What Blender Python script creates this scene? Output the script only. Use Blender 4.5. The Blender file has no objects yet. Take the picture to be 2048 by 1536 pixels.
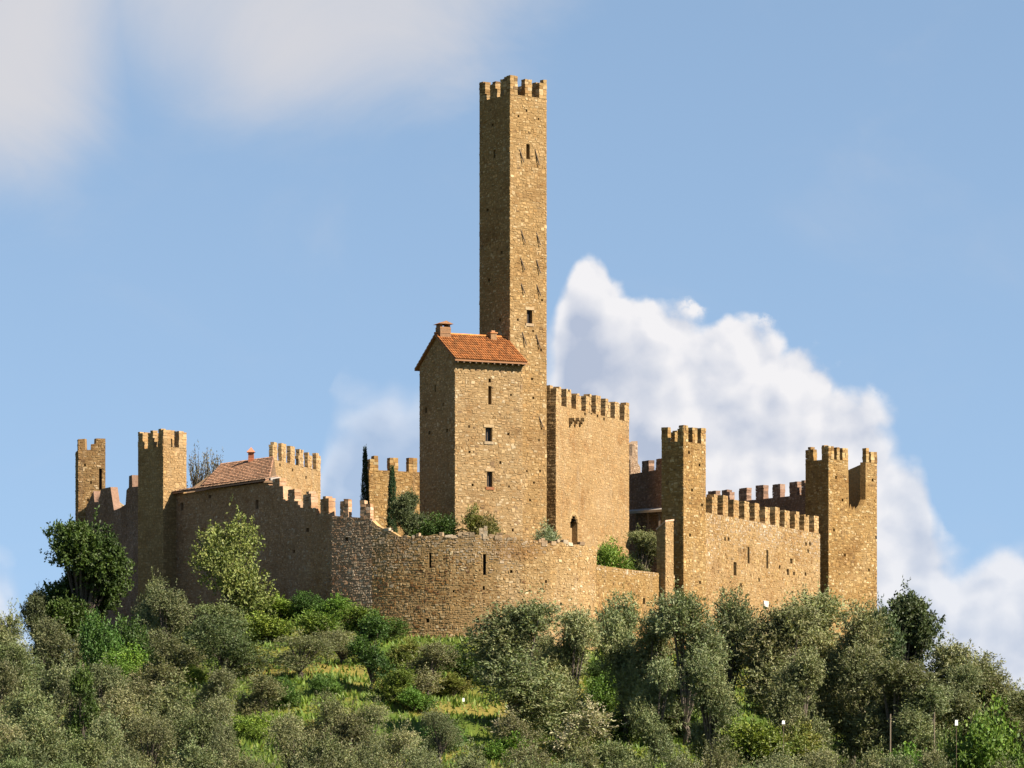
import bpy, math, random
import numpy as np
from mathutils import Vector

# ------------------------------------------------------------------ camera
FPX, CX, HOR = 8000.0, 1024.0, 1650.0       # focal length in photo pixels, image centre, horizon row
scn = bpy.context.scene
col = scn.collection
cam_d = bpy.data.cameras.new('camera')
cam = bpy.data.objects.new('camera', cam_d)
col.objects.link(cam)
cam.location = (0, 0, 0)
cam.rotation_euler = (math.radians(90), 0, 0)
cam_d.sensor_width = 36
cam_d.lens = 36 * FPX / 2048
cam_d.shift_y = (HOR - 768) / 2048
cam_d.clip_start = 1
cam_d.clip_end = 30000
scn.camera = cam

# ------------------------------------------------------------------ sun, sky, exposure
SUN_PHI, SUN_EL = math.radians(-28), math.radians(40)
sdir = Vector((math.cos(SUN_PHI) * math.cos(SUN_EL), math.sin(SUN_PHI) * math.cos(SUN_EL), math.sin(SUN_EL)))
sl = bpy.data.lights.new('sun', 'SUN')
sl.energy = 5.0
sl.angle = math.radians(0.5)
sl.color = (1.0, 0.89, 0.745)
so = bpy.data.objects.new('sun', sl)
so.rotation_euler = (-sdir).to_track_quat('-Z', 'Y').to_euler()
so.location = sdir * 400
col.objects.link(so)
scn.view_settings.view_transform = 'Standard'
scn.view_settings.look = 'None'
scn.view_settings.exposure = 1.76
scn.cycles.diffuse_bounces = 3
scn.view_settings.gamma = 1
scn.view_settings.use_curve_mapping = False

world = bpy.data.worlds.new('World')
scn.world = world
world.use_nodes = True
wt = world.node_tree
wt.nodes.clear()


class NT:
    """short hand for wiring maths nodes"""
    def __init__(self, t): self.t = t
    def n(self, typ, **k):
        x = self.t.nodes.new(typ)
        for a, b in k.items(): setattr(x, a, b)
        return x
    def put(self, sock, v):
        if isinstance(v, bpy.types.NodeSocket): self.t.links.new(v, sock)
        else: sock.default_value = v
    def m(self, op, a, b=0.0, c=None, clamp=False):
        x = self.n('ShaderNodeMath', operation=op, use_clamp=clamp)
        self.put(x.inputs[0], a); self.put(x.inputs[1], b)
        if c is not None: self.put(x.inputs[2], c)
        return x.outputs[0]
    def sstep(self, v, a, b):
        x = self.n('ShaderNodeMapRange', interpolation_type='SMOOTHSTEP')
        self.put(x.inputs[0], v); self.put(x.inputs[1], a); self.put(x.inputs[2], b)
        return x.outputs[0]
    def mix(self, f, a, b, blend='MIX'):
        x = self.n('ShaderNodeMix', data_type='RGBA', blend_type=blend)
        self.put(x.inputs[0], f)
        for s, v in ((x.inputs[6], a), (x.inputs[7], b)):
            self.put(s, v if isinstance(v, bpy.types.NodeSocket) else (*v, 1.0))
        return x.outputs[2]
    def vec(self, x, y, z=0.0):
        c = self.n('ShaderNodeCombineXYZ')
        for i, v in enumerate((x, y, z)): self.put(c.inputs[i], v)
        return c.outputs[0]
    def noise(self, v, scale, detail=4, rough=0.5, dist=0.0, w=None):
        x = self.n('ShaderNodeTexNoise')
        self.put(x.inputs['Vector'], v)
        x.inputs['Scale'].default_value = scale
        x.inputs['Detail'].default_value = detail
        x.inputs['Roughness'].default_value = rough
        x.inputs['Distortion'].default_value = dist
        return x.outputs[0]
    def curve(self, v, pts):
        x = self.n('ShaderNodeFloatCurve')
        c = x.mapping.curves[0]
        while len(c.points) < len(pts): c.points.new(0.5, 0.5)
        for p, (a, b) in zip(c.points, pts): p.location = (a, b); p.handle_type = 'AUTO_CLAMPED'
        x.mapping.use_clip = False
        x.mapping.update()
        self.put(x.inputs[1], v)
        return x.outputs[0]


def build_world():
    k = NT(wt)
    out = k.n('ShaderNodeOutputWorld')
    bg = k.n('ShaderNodeBackground')
    k.t.links.new(bg.outputs[0], out.inputs[0])
    tc = k.n('ShaderNodeTexCoord')
    d = tc.outputs['Generated']
    sep = k.n('ShaderNodeSeparateXYZ'); k.put(sep.inputs[0], d)
    x, y, z = sep.outputs
    # the sky itself
    sky = k.n('ShaderNodeTexSky', sky_type='NISHITA', sun_disc=False)
    sky.sun_elevation = SUN_EL
    sky.sun_rotation = math.radians(90) - SUN_PHI
    sky.altitude = 1200
    sky.air_density = 1.0
    sky.dust_density = 0.02
    sky.ozone_density = 1.5
    lift = k.n('ShaderNodeVectorMath', operation='ADD')
    k.put(lift.inputs[0], d); lift.inputs[1].default_value = (0, 0, 0.28)
    nrm = k.n('ShaderNodeVectorMath', operation='NORMALIZE')
    k.put(nrm.inputs[0], lift.outputs[0])
    k.put(sky.inputs[0], nrm.outputs[0])
    SK = 0.0725
    skyc = k.mix(1.0, sky.outputs[0], (SK * 1.15, SK * 1.06, SK * 0.90), 'MULTIPLY')
    # clouds live in azimuth/elevation, one unit = 1/80 radian
    U = k.m('MULTIPLY', k.m('ARCTAN2', x, y), 80.0)
    V = k.m('MULTIPLY', k.m('ARCSINE', z), 80.0)
    uv = k.vec(U, V)
    def field(du, dv):
        q = k.vec(k.m('ADD', U, du), k.m('ADD', V, dv))
        wob = k.n('ShaderNodeTexNoise'); k.put(wob.inputs['Vector'], q); wob.inputs['Scale'].default_value = 0.9; wob.inputs['Detail'].default_value = 5
        off = k.n('ShaderNodeVectorMath', operation='MULTIPLY_ADD'); k.put(off.inputs[0], wob.outputs[1]); off.inputs[1].default_value = (.9, .9, 0); k.put(off.inputs[2], q)
        def vor(sc):
            x = k.n('ShaderNodeTexVoronoi', feature='SMOOTH_F1', voronoi_dimensions='2D'); k.put(x.inputs['Vector'], off.outputs[0]); x.inputs['Scale'].default_value = sc; x.inputs['Smoothness'].default_value = .35
            return x.outputs['Distance']
        fb = k.noise(q, 1.6, 6, 0.58, 0.2)
        r = k.m('ADD', k.m('MULTIPLY', k.m('SUBTRACT', 0.42, vor(0.75)), 1.15), k.m('MULTIPLY', k.m('SUBTRACT', 0.42, vor(1.9)), 0.42))
        return k.m('ADD', r, k.m('MULTIPLY', k.m('SUBTRACT', fb, 0.5), 0.5))
    warp = field(0.0, 0.0)
    # cumulus bank: height of its top over azimuth
    t = k.m('MULTIPLY_ADD', U, 1 / 30.0, 0.5, clamp=True)
    def tt(px, py): return ((px - 1024) / 100 / 30 + 0.5, (HOR - py) / 100 / 15)
    pts = [tt(-470, 1190), tt(-60, 1110), tt(20, 1130), tt(110, 1300), tt(420, 1350), tt(620, 1040), tt(690, 770), tt(840, 745), tt(960, 700), tt(1085, 690),
           tt(1125, 580), tt(1178, 505), tt(1230, 580), tt(1290, 610), tt(1385, 655), tt(1480, 665), tt(1570, 705), tt(1660, 765), tt(1760, 830), tt(1835, 915),
           tt(1880, 1080), tt(1930, 1120), tt(2060, 1080), tt(2260, 1170), tt(2500, 1230)]
    T = k.m('MULTIPLY', k.curve(t, pts), 15.0)
    below = k.m('ADD', k.m('ADD', k.m('SUBTRACT', T, V), 0.28), warp)
    soft = k.sstep(U, 0.2, 1.6)                       # hazy on the left, crisp heads on the right
    softR = k.sstep(U, 6.2, 8.6)
    softness = k.m('ADD', k.m('MULTIPLY_ADD', soft, -1.35, 1.75), k.m('MULTIPLY', softR, 0.6))
    cum = k.m('MULTIPLY', k.sstep(below, 0.0, softness), k.sstep(k.m('ADD', k.m('SUBTRACT', T, V), k.m('MULTIPLY', k.m('SUBTRACT', k.noise(uv, 3.2, 5, 0.6), 0.5), 0.9)), -0.52, -0.26))
    strength = k.m('MULTIPLY_ADD', k.sstep(U, -0.4, 1.4), 0.45, 0.52)
    strength = k.m('SUBTRACT', strength, k.m('MULTIPLY', softR, 0.14))
    strength = k.m('ADD', strength, k.m('MULTIPLY', k.sstep(U, -7.5, -9.0), 0.35))
    cum = k.m('MULTIPLY', cum, strength)
    # relief of the cloud: sample the noise a little towards the sun
    relief = k.m('MULTIPLY', k.m('SUBTRACT', warp, field(0.25, 0.30)), 0.9)
    deep = k.sstep(below, 0.8, 2.5)
    left = k.m('SUBTRACT', 1.0, k.sstep(U, 0.9, 3.9))
    shade = k.m('MULTIPLY', deep, k.m('MULTIPLY_ADD', left, 0.85, 0.26))
    lit = k.m('ADD', k.m('SUBTRACT', 0.90, shade), relief, clamp=True)
    ccol = k.mix(lit, (0.140, 0.158, 0.198), (0.272, 0.267, 0.271))
    # thin high veil
    nv = k.noise(k.vec(k.m('MULTIPLY', U, 0.30), k.m('MULTIPLY', V, 0.42)), 0.62, 7, 0.58, 0.7)
    def blob(cu, cv, ru, rv):
        a = k.m('DIVIDE', k.m('SUBTRACT', U, cu), ru); b = k.m('DIVIDE', k.m('SUBTRACT', V, cv), rv)
        q = k.m('ADD', k.m('MULTIPLY', a, a), k.m('MULTIPLY', b, b))
        return k.m('SUBTRACT', 1.0, k.sstep(q, 0.0, 1.0))
    b1 = blob(-10.6, 16.2, 4.2, 4.6)
    b2 = blob(-4.2, 16.9, 6.6, 4.2)
    b2b = blob(-3.0, 15.6, 2.9, 2.2)
    vm = k.m('MAXIMUM', k.m('MAXIMUM', b1, k.m('MULTIPLY', b2, 0.85)), k.m('MULTIPLY', b2b, 0.6))
    veil = k.m('MULTIPLY', k.sstep(k.m('ADD', vm, k.m('MULTIPLY', k.m('SUBTRACT', nv, 0.5), 1.1)), 0.0, 1.15), 0.95)
    c1 = k.mix(veil, skyc, (0.205, 0.203, 0.212))
    c2 = k.mix(cum, c1, ccol)
    k.put(bg.inputs[0], c2)
    bg.inputs[1].default_value = 1.0


build_world()

# ------------------------------------------------------------------ small helpers
R = random.Random(7)


def px_xy(px, Y): return ((px - CX) / FPX * Y, Y)
def ZZ(py, Y): return (HOR - py) / FPX * Y


class MB:
    """collects faces (with a colour each) and links them as one mesh"""
    def __init__(self): self.v = []; self.f = []; self.c = []; self.mi = []
    def poly(self, pts, c=(.3, .2, .1), mi=0):
        b = len(self.v)
        self.v.extend([tuple(p) for p in pts]); self.c.extend([c] * len(pts))
        self.f.append(tuple(range(b, b + len(pts)))); self.mi.append(mi)
    def hexa(self, p, c=(.3, .2, .1), mi=0, skip=()):
        """p: 8 corners, 0-3 bottom ring, 4-7 top ring"""
        b = len(self.v)
        self.v.extend([tuple(q) for q in p]); self.c.extend([c] * 8)
        for i, f in enumerate(((3, 2, 1, 0), (4, 5, 6, 7), (0, 1, 5, 4), (1, 2, 6, 5), (2, 3, 7, 6), (3, 0, 4, 7))):
            if i in skip: continue
            self.f.append(tuple(b + j for j in f)); self.mi.append(mi)
    def box(self, c0, ax, ay, az, c=(.3, .2, .1), jit=0.0, mi=0):
        c0, ax, ay, az = Vector(c0), Vector(ax), Vector(ay), Vector(az)
        p = [c0, c0 + ax, c0 + ax + ay, c0 + ay]
        p = p + [q + az for q in p]
        if jit: p = [q + Vector((R.uniform(-jit, jit), R.uniform(-jit, jit), R.uniform(-jit, jit))) for q in p]
        self.hexa(p, c, mi)
    def tube(self, pts, radii, n=7, c=(.1, .08, .06)):
        rings = []
        for i, p in enumerate(pts):
            p = Vector(p)
            d = (Vector(pts[min(i + 1, len(pts) - 1)]) - Vector(pts[max(i - 1, 0)])).normalized()
            a = d.orthogonal().normalized(); b = d.cross(a)
            base = len(self.v)
            for j in range(n):
                w = 2 * math.pi * j / n
                self.v.append(tuple(p + (a * math.cos(w) + b * math.sin(w)) * radii[i])); self.c.append(c)
            rings.append(base)
        for r0, r1 in zip(rings, rings[1:]):
            for j in range(n):
                self.f.append((r0 + j, r0 + (j + 1) % n, r1 + (j + 1) % n, r1 + j)); self.mi.append(0)
        self.f.append(tuple(rings[-1] + j for j in range(n))); self.mi.append(0)
    def build(self, name, mats, parent=None, base=None, smooth=False):
        if not self.f: return None
        org = Vector(base) if base is not None else (Vector(root_loc(parent)) if parent else Vector((0, 0, 0)))
        me = bpy.data.meshes.new(name)
        me.from_pydata([tuple(Vector(q) - org) for q in self.v], [], self.f)
        if not isinstance(mats, (list, tuple)): mats = [mats]
        for m in mats: me.materials.append(m)
        if len(mats) > 1: me.polygons.foreach_set('material_index', self.mi)
        a = me.color_attributes.new('Col', 'FLOAT_COLOR', 'POINT')
        arr = np.ones((len(self.v), 4), np.float32); arr[:, :3] = np.array(self.c, np.float32)
        a.data.foreach_set('color', arr.ravel())
        if smooth: me.polygons.foreach_set('use_smooth', [True] * len(self.f))
        me.update()
        o = bpy.data.objects.new(name, me)
        col.objects.link(o)
        if parent:
            o.parent = parent
            o.location = org - Vector(root_loc(parent))
        else: o.location = org
        return o


def root_loc(o):
    v = Vector((0, 0, 0))
    while o is not None:
        v = v + o.location; o = o.parent
    return v


def thing(name, label, cat, loc=(0, 0, 0), group=None):
    o = bpy.data.objects.new(name, None)
    o.empty_display_size = 0.5
    col.objects.link(o)
    o.location = loc; o['label'] = label; o['category'] = cat; o['kind'] = 'thing'
    if group: o['group'] = group
    return o


# ------------------------------------------------------------------ materials
def mat(name, fn):
    m = bpy.data.materials.new(name); m.use_nodes = True
    t = m.node_tree; t.nodes.clear()
    k = NT(t)
    o = k.n('ShaderNodeOutputMaterial')
    s = fn(k)
    t.links.new(s, o.inputs[0])
    return m


def principled(k, colr, rough=0.9, normal=None, spec=0.2, metallic=0.0):
    p = k.n('ShaderNodeBsdfPrincipled')
    if isinstance(colr, bpy.types.NodeSocket): k.put(p.inputs['Base Color'], colr)
    else: p.inputs['Base Color'].default_value = (*colr, 1)
    k.put(p.inputs['Roughness'], rough)
    p.inputs['Specular IOR Level'].default_value = spec
    p.inputs['Metallic'].default_value = metallic
    if normal is not None: k.put(p.inputs['Normal'], normal)
    return p.outputs[0]


def stone_mat(name, tint=(0.705, 0.69, 0.715), stain=(0.5, 0.36, 0.24), stain_amt=0.5, bump=0.6, fine=5.0):
    def fn(k):
        a = k.n('ShaderNodeAttribute', attribute_name='Col')
        pos = k.n('ShaderNodeNewGeometry').outputs['Position']
        n1 = k.noise(pos, 0.33, 5, 0.6, 0.6)
        n2 = k.noise(pos, fine, 5, 0.65)
        n3 = k.noise(pos, 1.1, 4, 0.55)
        sc = k.n('ShaderNodeVectorMath', operation='MULTIPLY'); k.put(sc.inputs[0], pos); sc.inputs[1].default_value = (1.4, 1.4, 0.22)
        n4 = k.noise(sc.outputs[0], 1.0, 4, 0.6)
        c = k.mix(1.0, a.outputs[0], tint, 'MULTIPLY')
        c = k.mix(k.m('MULTIPLY', k.sstep(n1, 0.50, 0.74), stain_amt), c, k.mix(1.0, c, stain, 'MULTIPLY'))
        c = k.mix(k.m('MULTIPLY', k.sstep(n4, 0.52, 0.75), 0.35 * stain_amt), c, (0.16, 0.135, 0.10))
        c = k.mix(k.m('MULTIPLY', k.sstep(n3, 0.55, 0.75), 0.35), c, k.mix(1.0, c, (1.25, 1.27, 1.32), 'MULTIPLY'))
        n5 = k.noise(pos, 0.17, 3, 0.5, 0.8)
        c = k.mix(k.m('MULTIPLY', k.sstep(n5, 0.47, 0.66), 0.7), c, k.mix(1.0, c, (1.10, 1.16, 1.30), 'MULTIPLY'))
        c = k.mix(1.0, c, k.mix(k.sstep(n2, 0.3, 0.7), (0.82, 0.81, 0.79), (1.12, 1.12, 1.12)), 'MULTIPLY')
        b = k.n('ShaderNodeBump'); b.inputs['Strength'].default_value = bump; b.inputs['Distance'].default_value = 0.06
        k.put(b.inputs['Height'], n2)
        return principled(k, c, 0.92, b.outputs[0], 0.1)
    return mat(name, fn)


M_STONE = stone_mat('stone_rubble')
M_RING = stone_mat('stone_ring_rubble', stain=(0.62, 0.46, 0.33), stain_amt=0.7, bump=0.5)
M_SMOOTH = stone_mat('stone_dressed', stain=(0.70, 0.58, 0.46), stain_amt=0.8, bump=0.35, fine=7)


def tile_mat(name, tint, moss):
    def fn(k):
        a = k.n('ShaderNodeAttribute', attribute_name='Col')
        pos = k.n('ShaderNodeNewGeometry').outputs['Position']
        c = k.mix(1.0, a.outputs[0], tint, 'MULTIPLY')
        n = k.noise(pos, 2.2, 5, 0.6)
        c = k.mix(k.m('MULTIPLY', k.sstep(n, 0.48, 0.72), 0.6), c, moss)
        return principled(k, c, 0.85, None, 0.15)
    return mat(name, fn)


M_TILE = tile_mat('terracotta_tile', (1, 1, 1), (0.15, 0.075, 0.028))
M_TILE_OLD = tile_mat('old_terracotta_tile', (0.9, 0.95, 1.0), (0.20, 0.135, 0.085))
M_DARK = mat('unlit_room', lambda k: principled(k, (0.016, 0.013, 0.011), 0.7, None, 0.2))  # near-black colour holds the darkness inside slits and the open doorway
M_GLASS = mat('window_glass', lambda k: principled(k, (0.014, 0.014, 0.015), 0.35, None, 0.25))
def wood_fn(k):
    pos = k.n('ShaderNodeNewGeometry').outputs['Position']
    sc = k.n('ShaderNodeVectorMath', operation='MULTIPLY'); k.put(sc.inputs[0], pos); sc.inputs[1].default_value = (9, 9, 1.2)
    n = k.noise(sc.outputs[0], 1.5, 4)
    return principled(k, k.mix(n, (0.05, 0.034, 0.022), (0.11, 0.08, 0.055)), 0.8, None, 0.2)
M_WOOD = mat('weathered_timber', wood_fn)
M_POLE = mat('pale_stake_wood', lambda k: principled(k, k.mix(k.noise(k.n('ShaderNodeNewGeometry').outputs['Position'], 4, 3), (0.09, 0.07, 0.048), (0.15, 0.12, 0.085)), 0.85, None, 0.2))
M_WHITE = mat('white_paint', lambda k: principled(k, k.mix(k.noise(k.n('ShaderNodeNewGeometry').outputs['Position'], 6, 3), (0.66, 0.66, 0.64), (0.8, 0.8, 0.78)), 0.6, None, 0.3))
M_LEAD = mat('grey_slab', lambda k: principled(k, k.mix(k.noise(k.n('ShaderNodeNewGeometry').outputs['Position'], 1.5, 4), (0.17, 0.15, 0.13), (0.30, 0.27, 0.24)), 0.85, None, 0.2))


def leaf_mat(name, trans=0.25, rough=0.6):
    def fn(k):
        a = k.n('ShaderNodeAttribute', attribute_name='Col')
        oi = k.n('ShaderNodeObjectInfo')
        v = k.m('MULTIPLY_ADD', oi.outputs['Random'], 0.55, 0.74)
        hs = k.n('ShaderNodeHueSaturation')
        k.put(hs.inputs['Hue'], k.m('MULTIPLY_ADD', k.m('FRACT', k.m('MULTIPLY', oi.outputs['Random'], 7.31)), 0.045, 0.478))
        k.put(hs.inputs['Value'], v); k.put(hs.inputs['Color'], a.outputs[0])
        p = principled(k, hs.outputs[0], rough, None, 0.25)
        tr = k.n('ShaderNodeBsdfTranslucent'); k.put(tr.inputs[0], k.mix(1.0, hs.outputs[0], (1.1, 1.15, 0.6), 'MULTIPLY'))
        mx = k.n('ShaderNodeMixShader'); mx.inputs[0].default_value = trans
        k.t.links.new(p, mx.inputs[1]); k.t.links.new(tr.outputs[0], mx.inputs[2])
        return mx.outputs[0]
    return mat(name, fn)


M_LEAF = leaf_mat('leaf', 0.22)
M_GRASS = leaf_mat('grass_blade', 0.3)
M_BARK = mat('bark', lambda k: principled(k, k.mix(k.noise(k.n('ShaderNodeNewGeometry').outputs['Position'], 5, 5), (0.035, 0.028, 0.02), (0.12, 0.10, 0.08)), 0.95, None, 0.1))


def ground_fn(k):
    pos = k.n('ShaderNodeNewGeometry').outputs['Position']
    n1 = k.noise(pos, 0.11, 5, 0.6, 0.5); n2 = k.noise(pos, 1.3, 5, 0.65); n3 = k.noise(pos, 0.045, 3, 0.5)
    c = k.mix(k.sstep(n1, 0.38, 0.62), (0.045, 0.075, 0.014), (0.10, 0.105, 0.018))
    c = k.mix(k.m('MULTIPLY', k.sstep(n3, 0.5, 0.66), 0.75), c, (0.15, 0.115, 0.03))
    c = k.mix(k.m('MULTIPLY', k.sstep(n2, 0.5, 0.7), 0.5), c, (0.05, 0.042, 0.02))
    b = k.n('ShaderNodeBump'); b.inputs['Strength'].default_value = 0.8; b.inputs['Distance'].default_value = 0.3
    k.put(b.inputs['Height'], n2)
    return principled(k, c, 0.95, b.outputs[0], 0.05)
M_GROUND = mat('meadow_ground', ground_fn)

# ------------------------------------------------------------------ terrain
def lerp_tab(x, tab):
    xs = [a for a, _ in tab]; ys = [b for _, b in tab]
    return float(np.interp(x, xs, ys))

FOOT_Z = [(-400, -4), (-120, 4), (-60, 11), (-38, 13.6), (-29.8, 15.5), (-17.7, 16.0), (-11.3, 14.9), (-6.4, 13.9), (6.2, 12.7), (16.3, 13.2), (30, 13.3), (38, 11.6), (60, 8), (120, 2), (400, -6)]
FOOT_Y = [(-60, 330), (-34, 330), (-27, 316), (-18, 303), (-13, 297.2), (-10, 295.8), (-4, 294.4), (2, 294.2), (6.5, 297), (12, 305), (16, 311), (25, 332), (60, 333)]


def ground_z(x, y):
    zf, yf = lerp_tab(x, FOOT_Z), lerp_tab(x, FOOT_Y)
    if y >= yf:
        d = y - yf
        z = zf - 0.0 * d if d < 45 else zf - (zf + 45) * min(1, ((d - 45) / 260)) ** 1.2
        ter = 0
    elif y > 185:
        s = (yf - y) / (yf - 185)
        z = (zf + 0.8) * (1 - s) ** 1.4 - 0.8
        t = z / 1.6; fr = t - math.floor(t); q = max(0.0, min(1.0, (fr - 0.6) / 0.4)); q = q * q * (3 - 2 * q)
        zt = 1.6 * (math.floor(t) + q)
        w = max(0, min(1, (yf - y) / 8)) * 0.6
        z = z * (1 - w) + zt * w
    else:
        z = max(-1.7, -0.8 - (185 - y) * 0.02)
    if 150 < y < 420:
        z += 0.16 * math.sin(x * 0.55 + y * 0.31) + 0.13 * math.sin(x * 0.23 - y * 0.47 + 1.3)
    return z


def ground_row(px, py):
    best = min((abs(HOR - ground_z((px - CX) / FPX * y, y) / y * FPX - py), y) for y in np.arange(192, 285, 1.0))
    return float(best[1])


def axis(dense0, dense1, step, far0, far1):
    a = list(np.arange(dense0, dense1 + .01, step))
    s = step; v = a[-1]
    while v < far1: s *= 1.35; v += s; a.append(min(v, far1))
    s = step; v = a[0]; pre = []
    while v > far0: s *= 1.35; v -= s; pre.append(max(v, far0))
    return pre[::-1] + a


def make_ground():
    xs = axis(-62, 62, 1.3, -9000, 9000); ys = axis(184, 345, 1.3, -600, 15000)
    vs = [(x, y, ground_z(x, y)) for y in ys for x in xs]
    n = len(xs)
    fs = [(j * n + i, j * n + i + 1, (j + 1) * n + i + 1, (j + 1) * n + i) for j in range(len(ys) - 1) for i in range(n - 1)]
    me = bpy.data.meshes.new('hill_ground'); me.from_pydata(vs, [], fs); me.materials.append(M_GROUND)
    me.polygons.foreach_set('use_smooth', [True] * len(fs)); me.update()
    o = bpy.data.objects.new('hill_ground', me); col.objects.link(o); o['kind'] = 'structure'
    o['label'] = 'grassy terraced hillside below the castle'


make_ground()

# ------------------------------------------------------------------ masonry
def jc(c, s=0.12):
    f = 1 + R.uniform(-s, s); h = R.uniform(-0.05, 0.05)
    return (c[0] * f * (1 + h), c[1] * f, c[2] * f * (1 - h))


PAL_TOWER = [((0.30, 0.195, 0.080), 5), ((0.345, 0.235, 0.105), 4), ((0.235, 0.145, 0.055), 2), ((0.39, 0.29, 0.15), 1.4), ((0.17, 0.11, 0.05), 0.35)]
PAL_HOUSE = [((0.33, 0.225, 0.105), 5), ((0.38, 0.27, 0.135), 4), ((0.26, 0.165, 0.07), 1.8), ((0.42, 0.325, 0.19), 1.4), ((0.19, 0.125, 0.065), 0.35)]
PAL_KEEP = [((0.335, 0.222, 0.098), 6), ((0.365, 0.25, 0.118), 4), ((0.30, 0.19, 0.08), 2)]
PAL_RING = [((0.37, 0.245, 0.105), 6), ((0.42, 0.295, 0.14), 5), ((0.29, 0.18, 0.07), 2.0), ((0.49, 0.38, 0.215), 1.4), ((0.17, 0.10, 0.042), .6)]
PAL_RUST = [((0.22, 0.115, 0.038), 5), ((0.30, 0.18, 0.065), 3), ((0.13, 0.065, 0.028), 3), ((0.42, 0.31, 0.16), 1.3)]
PAL_GREY = [((0.36, 0.28, 0.175), 5), ((0.41, 0.33, 0.22), 3), ((0.30, 0.22, 0.13), 2), ((0.21, 0.155, 0.095), .6)]
PAL_BROWN = [((0.30, 0.215, 0.135), 5), ((0.36, 0.265, 0.175), 3), ((0.235, 0.16, 0.095), 2), ((0.42, 0.33, 0.23), .8)]
PAL_SHADE = [((0.40, 0.25, 0.135), 5), ((0.45, 0.30, 0.175), 3), ((0.31, 0.18, 0.09), 2.5), ((0.48, 0.36, 0.235), .8)]
PAL_RUIN = [((0.30, 0.19, 0.07), 5), ((0.35, 0.24, 0.10), 4), ((0.21, 0.125, 0.045), 3), ((0.41, 0.31, 0.16), 1.6), ((0.16, 0.10, 0.042), .6)]
PAL_OLD = [((0.25, 0.155, 0.06), 5), ((0.31, 0.21, 0.095), 3), ((0.17, 0.10, 0.04), 3), ((0.38, 0.28, 0.15), 1)]
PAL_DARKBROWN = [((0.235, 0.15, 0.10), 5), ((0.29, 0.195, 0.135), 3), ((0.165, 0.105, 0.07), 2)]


def pick(pal):
    t = R.uniform(0, sum(w for _, w in pal))
    for c, w in pal:
        t -= w
        if t <= 0: return jc(c)
    return jc(pal[0][0])


class Face:
    """one straight stretch of wall seen from outside: A left, B right"""
    def __init__(self, A, B):
        self.A, self.B = Vector(A[:2]), Vector(B[:2])
        d = self.B - self.A; self.W = d.length; self.d = d / self.W
        self.n = Vector((self.d.y, -self.d.x))
    def at(self, u, z, out=0.0):
        p = self.A + self.d * u + self.n * out
        return Vector((p.x, p.y, z))
    def uz(self, px, py):
        r = (px - CX) / FPX
        u = (r * self.A.y - self.A.x) / (self.d.x - r * self.d.y)
        return u, (HOR - py) / FPX * (self.A.y + u * self.d.y)
    def hole(self, x0, x1, y0, y1, depth=0.55, kind='slit'):
        um, zm = self.uz((x0 + x1) / 2, (y0 + y1) / 2)
        u0 = self.uz(x0, y0)[0]; u1 = self.uz(x1, y0)[0]
        z1 = self.uz((x0 + x1) / 2, y0)[1]; z0 = self.uz((x0 + x1) / 2, y1)[1]
        return (u0, u1, z0, z1, depth, kind)


def plin(tab, u): return lerp_tab(u, tab)


def lay_stones(face, zb, zt, holes, hr, wr, proud, pal, gap=0.025, colfn=None, keep=None):
    """irregular courses of blocks; returns list of (8 corners, colour, area)"""
    out = []
    zmin = min(z for _, z in zb); zmax = max(z for _, z in zt)
    z = zmin + R.uniform(-.1, 0)
    while z < zmax:
        h = R.uniform(*hr)
        u = R.uniform(-wr[1] * .6, 0)
        while u < face.W:
            w = R.uniform(*wr)
            u0, u1 = max(u, 0.0), min(u + w, face.W)
            z0 = z + h * R.uniform(-.24, .24); z1 = z0 + h * R.uniform(0.72, 1.18)
            if R.random() < .07: z1 += h * .6
            u += w
            if u1 - u0 < 0.08: continue
            quoin = (u0 <= 0 or u1 >= face.W) and R.random() < .6
            um = (u0 + u1) / 2
            top, bot = plin(zt, um), plin(zb, um)
            top = min(top, plin(zt, u0 + .02), plin(zt, u1 - .02))
            if z0 > top - 0.06 or z1 < bot: continue
            z1 = min(z1, top + R.uniform(-0.03, 0.05))
            ok = True
            for h0, h1, g0, g1, _, _ in holes:
                if u1 > h0 and u0 < h1 and z1 > g0 and z0 < g1:
                    if h0 - u0 > 0.09: u1 = h0
                    elif u1 - h1 > 0.09: u0 = h1
                    elif g0 - z0 > 0.09: z1 = g0
                    elif z1 - g1 > 0.09: z0 = g1
                    else: ok = False; break
            if not ok or u1 - u0 < 0.07 or z1 - z0 < 0.07: continue
            g = gap * R.uniform(0.5, 1.5)
            pr = R.uniform(*proud)
            j = min(0.06, .17 * min(u1 - u0, z1 - z0))
            e0 = 0.0 if u0 <= 0.001 else g
            e1 = 0.0 if u1 >= face.W - .001 else g
            bot4 = [(u0 + e0, z0 + g), (u1 - e1, z0 + g), (u1 - e1, z1 - g), (u0 + e0, z1 - g)]
            b, f = [], []
            for i, (a, q) in enumerate(bot4):
                a2 = a + (R.uniform(-j, j) if 0.001 < a < face.W - 0.001 else R.uniform(-.035, .035)); q2 = q + R.uniform(-j, j)
                b.append(face.at(a2, q2, -0.06))
                ins = 0.02
                cu, cz = (u0 + u1) / 2, (z0 + z1) / 2
                a3 = a2 + (ins if a2 < cu else -ins); q3 = q2 + (ins if q2 < cz else -ins)
                f.append(face.at(a3, q3, pr + R.uniform(-.012, .012)))
            c = colfn(um, (z0 + z1) / 2) if colfn else pick(pal)
            if quoin: c = tuple(min(.6, x * 1.18) for x in c)
            out.append((b, f, c, (u1 - u0) * (z1 - z0)))
        z += h
    return out


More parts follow.
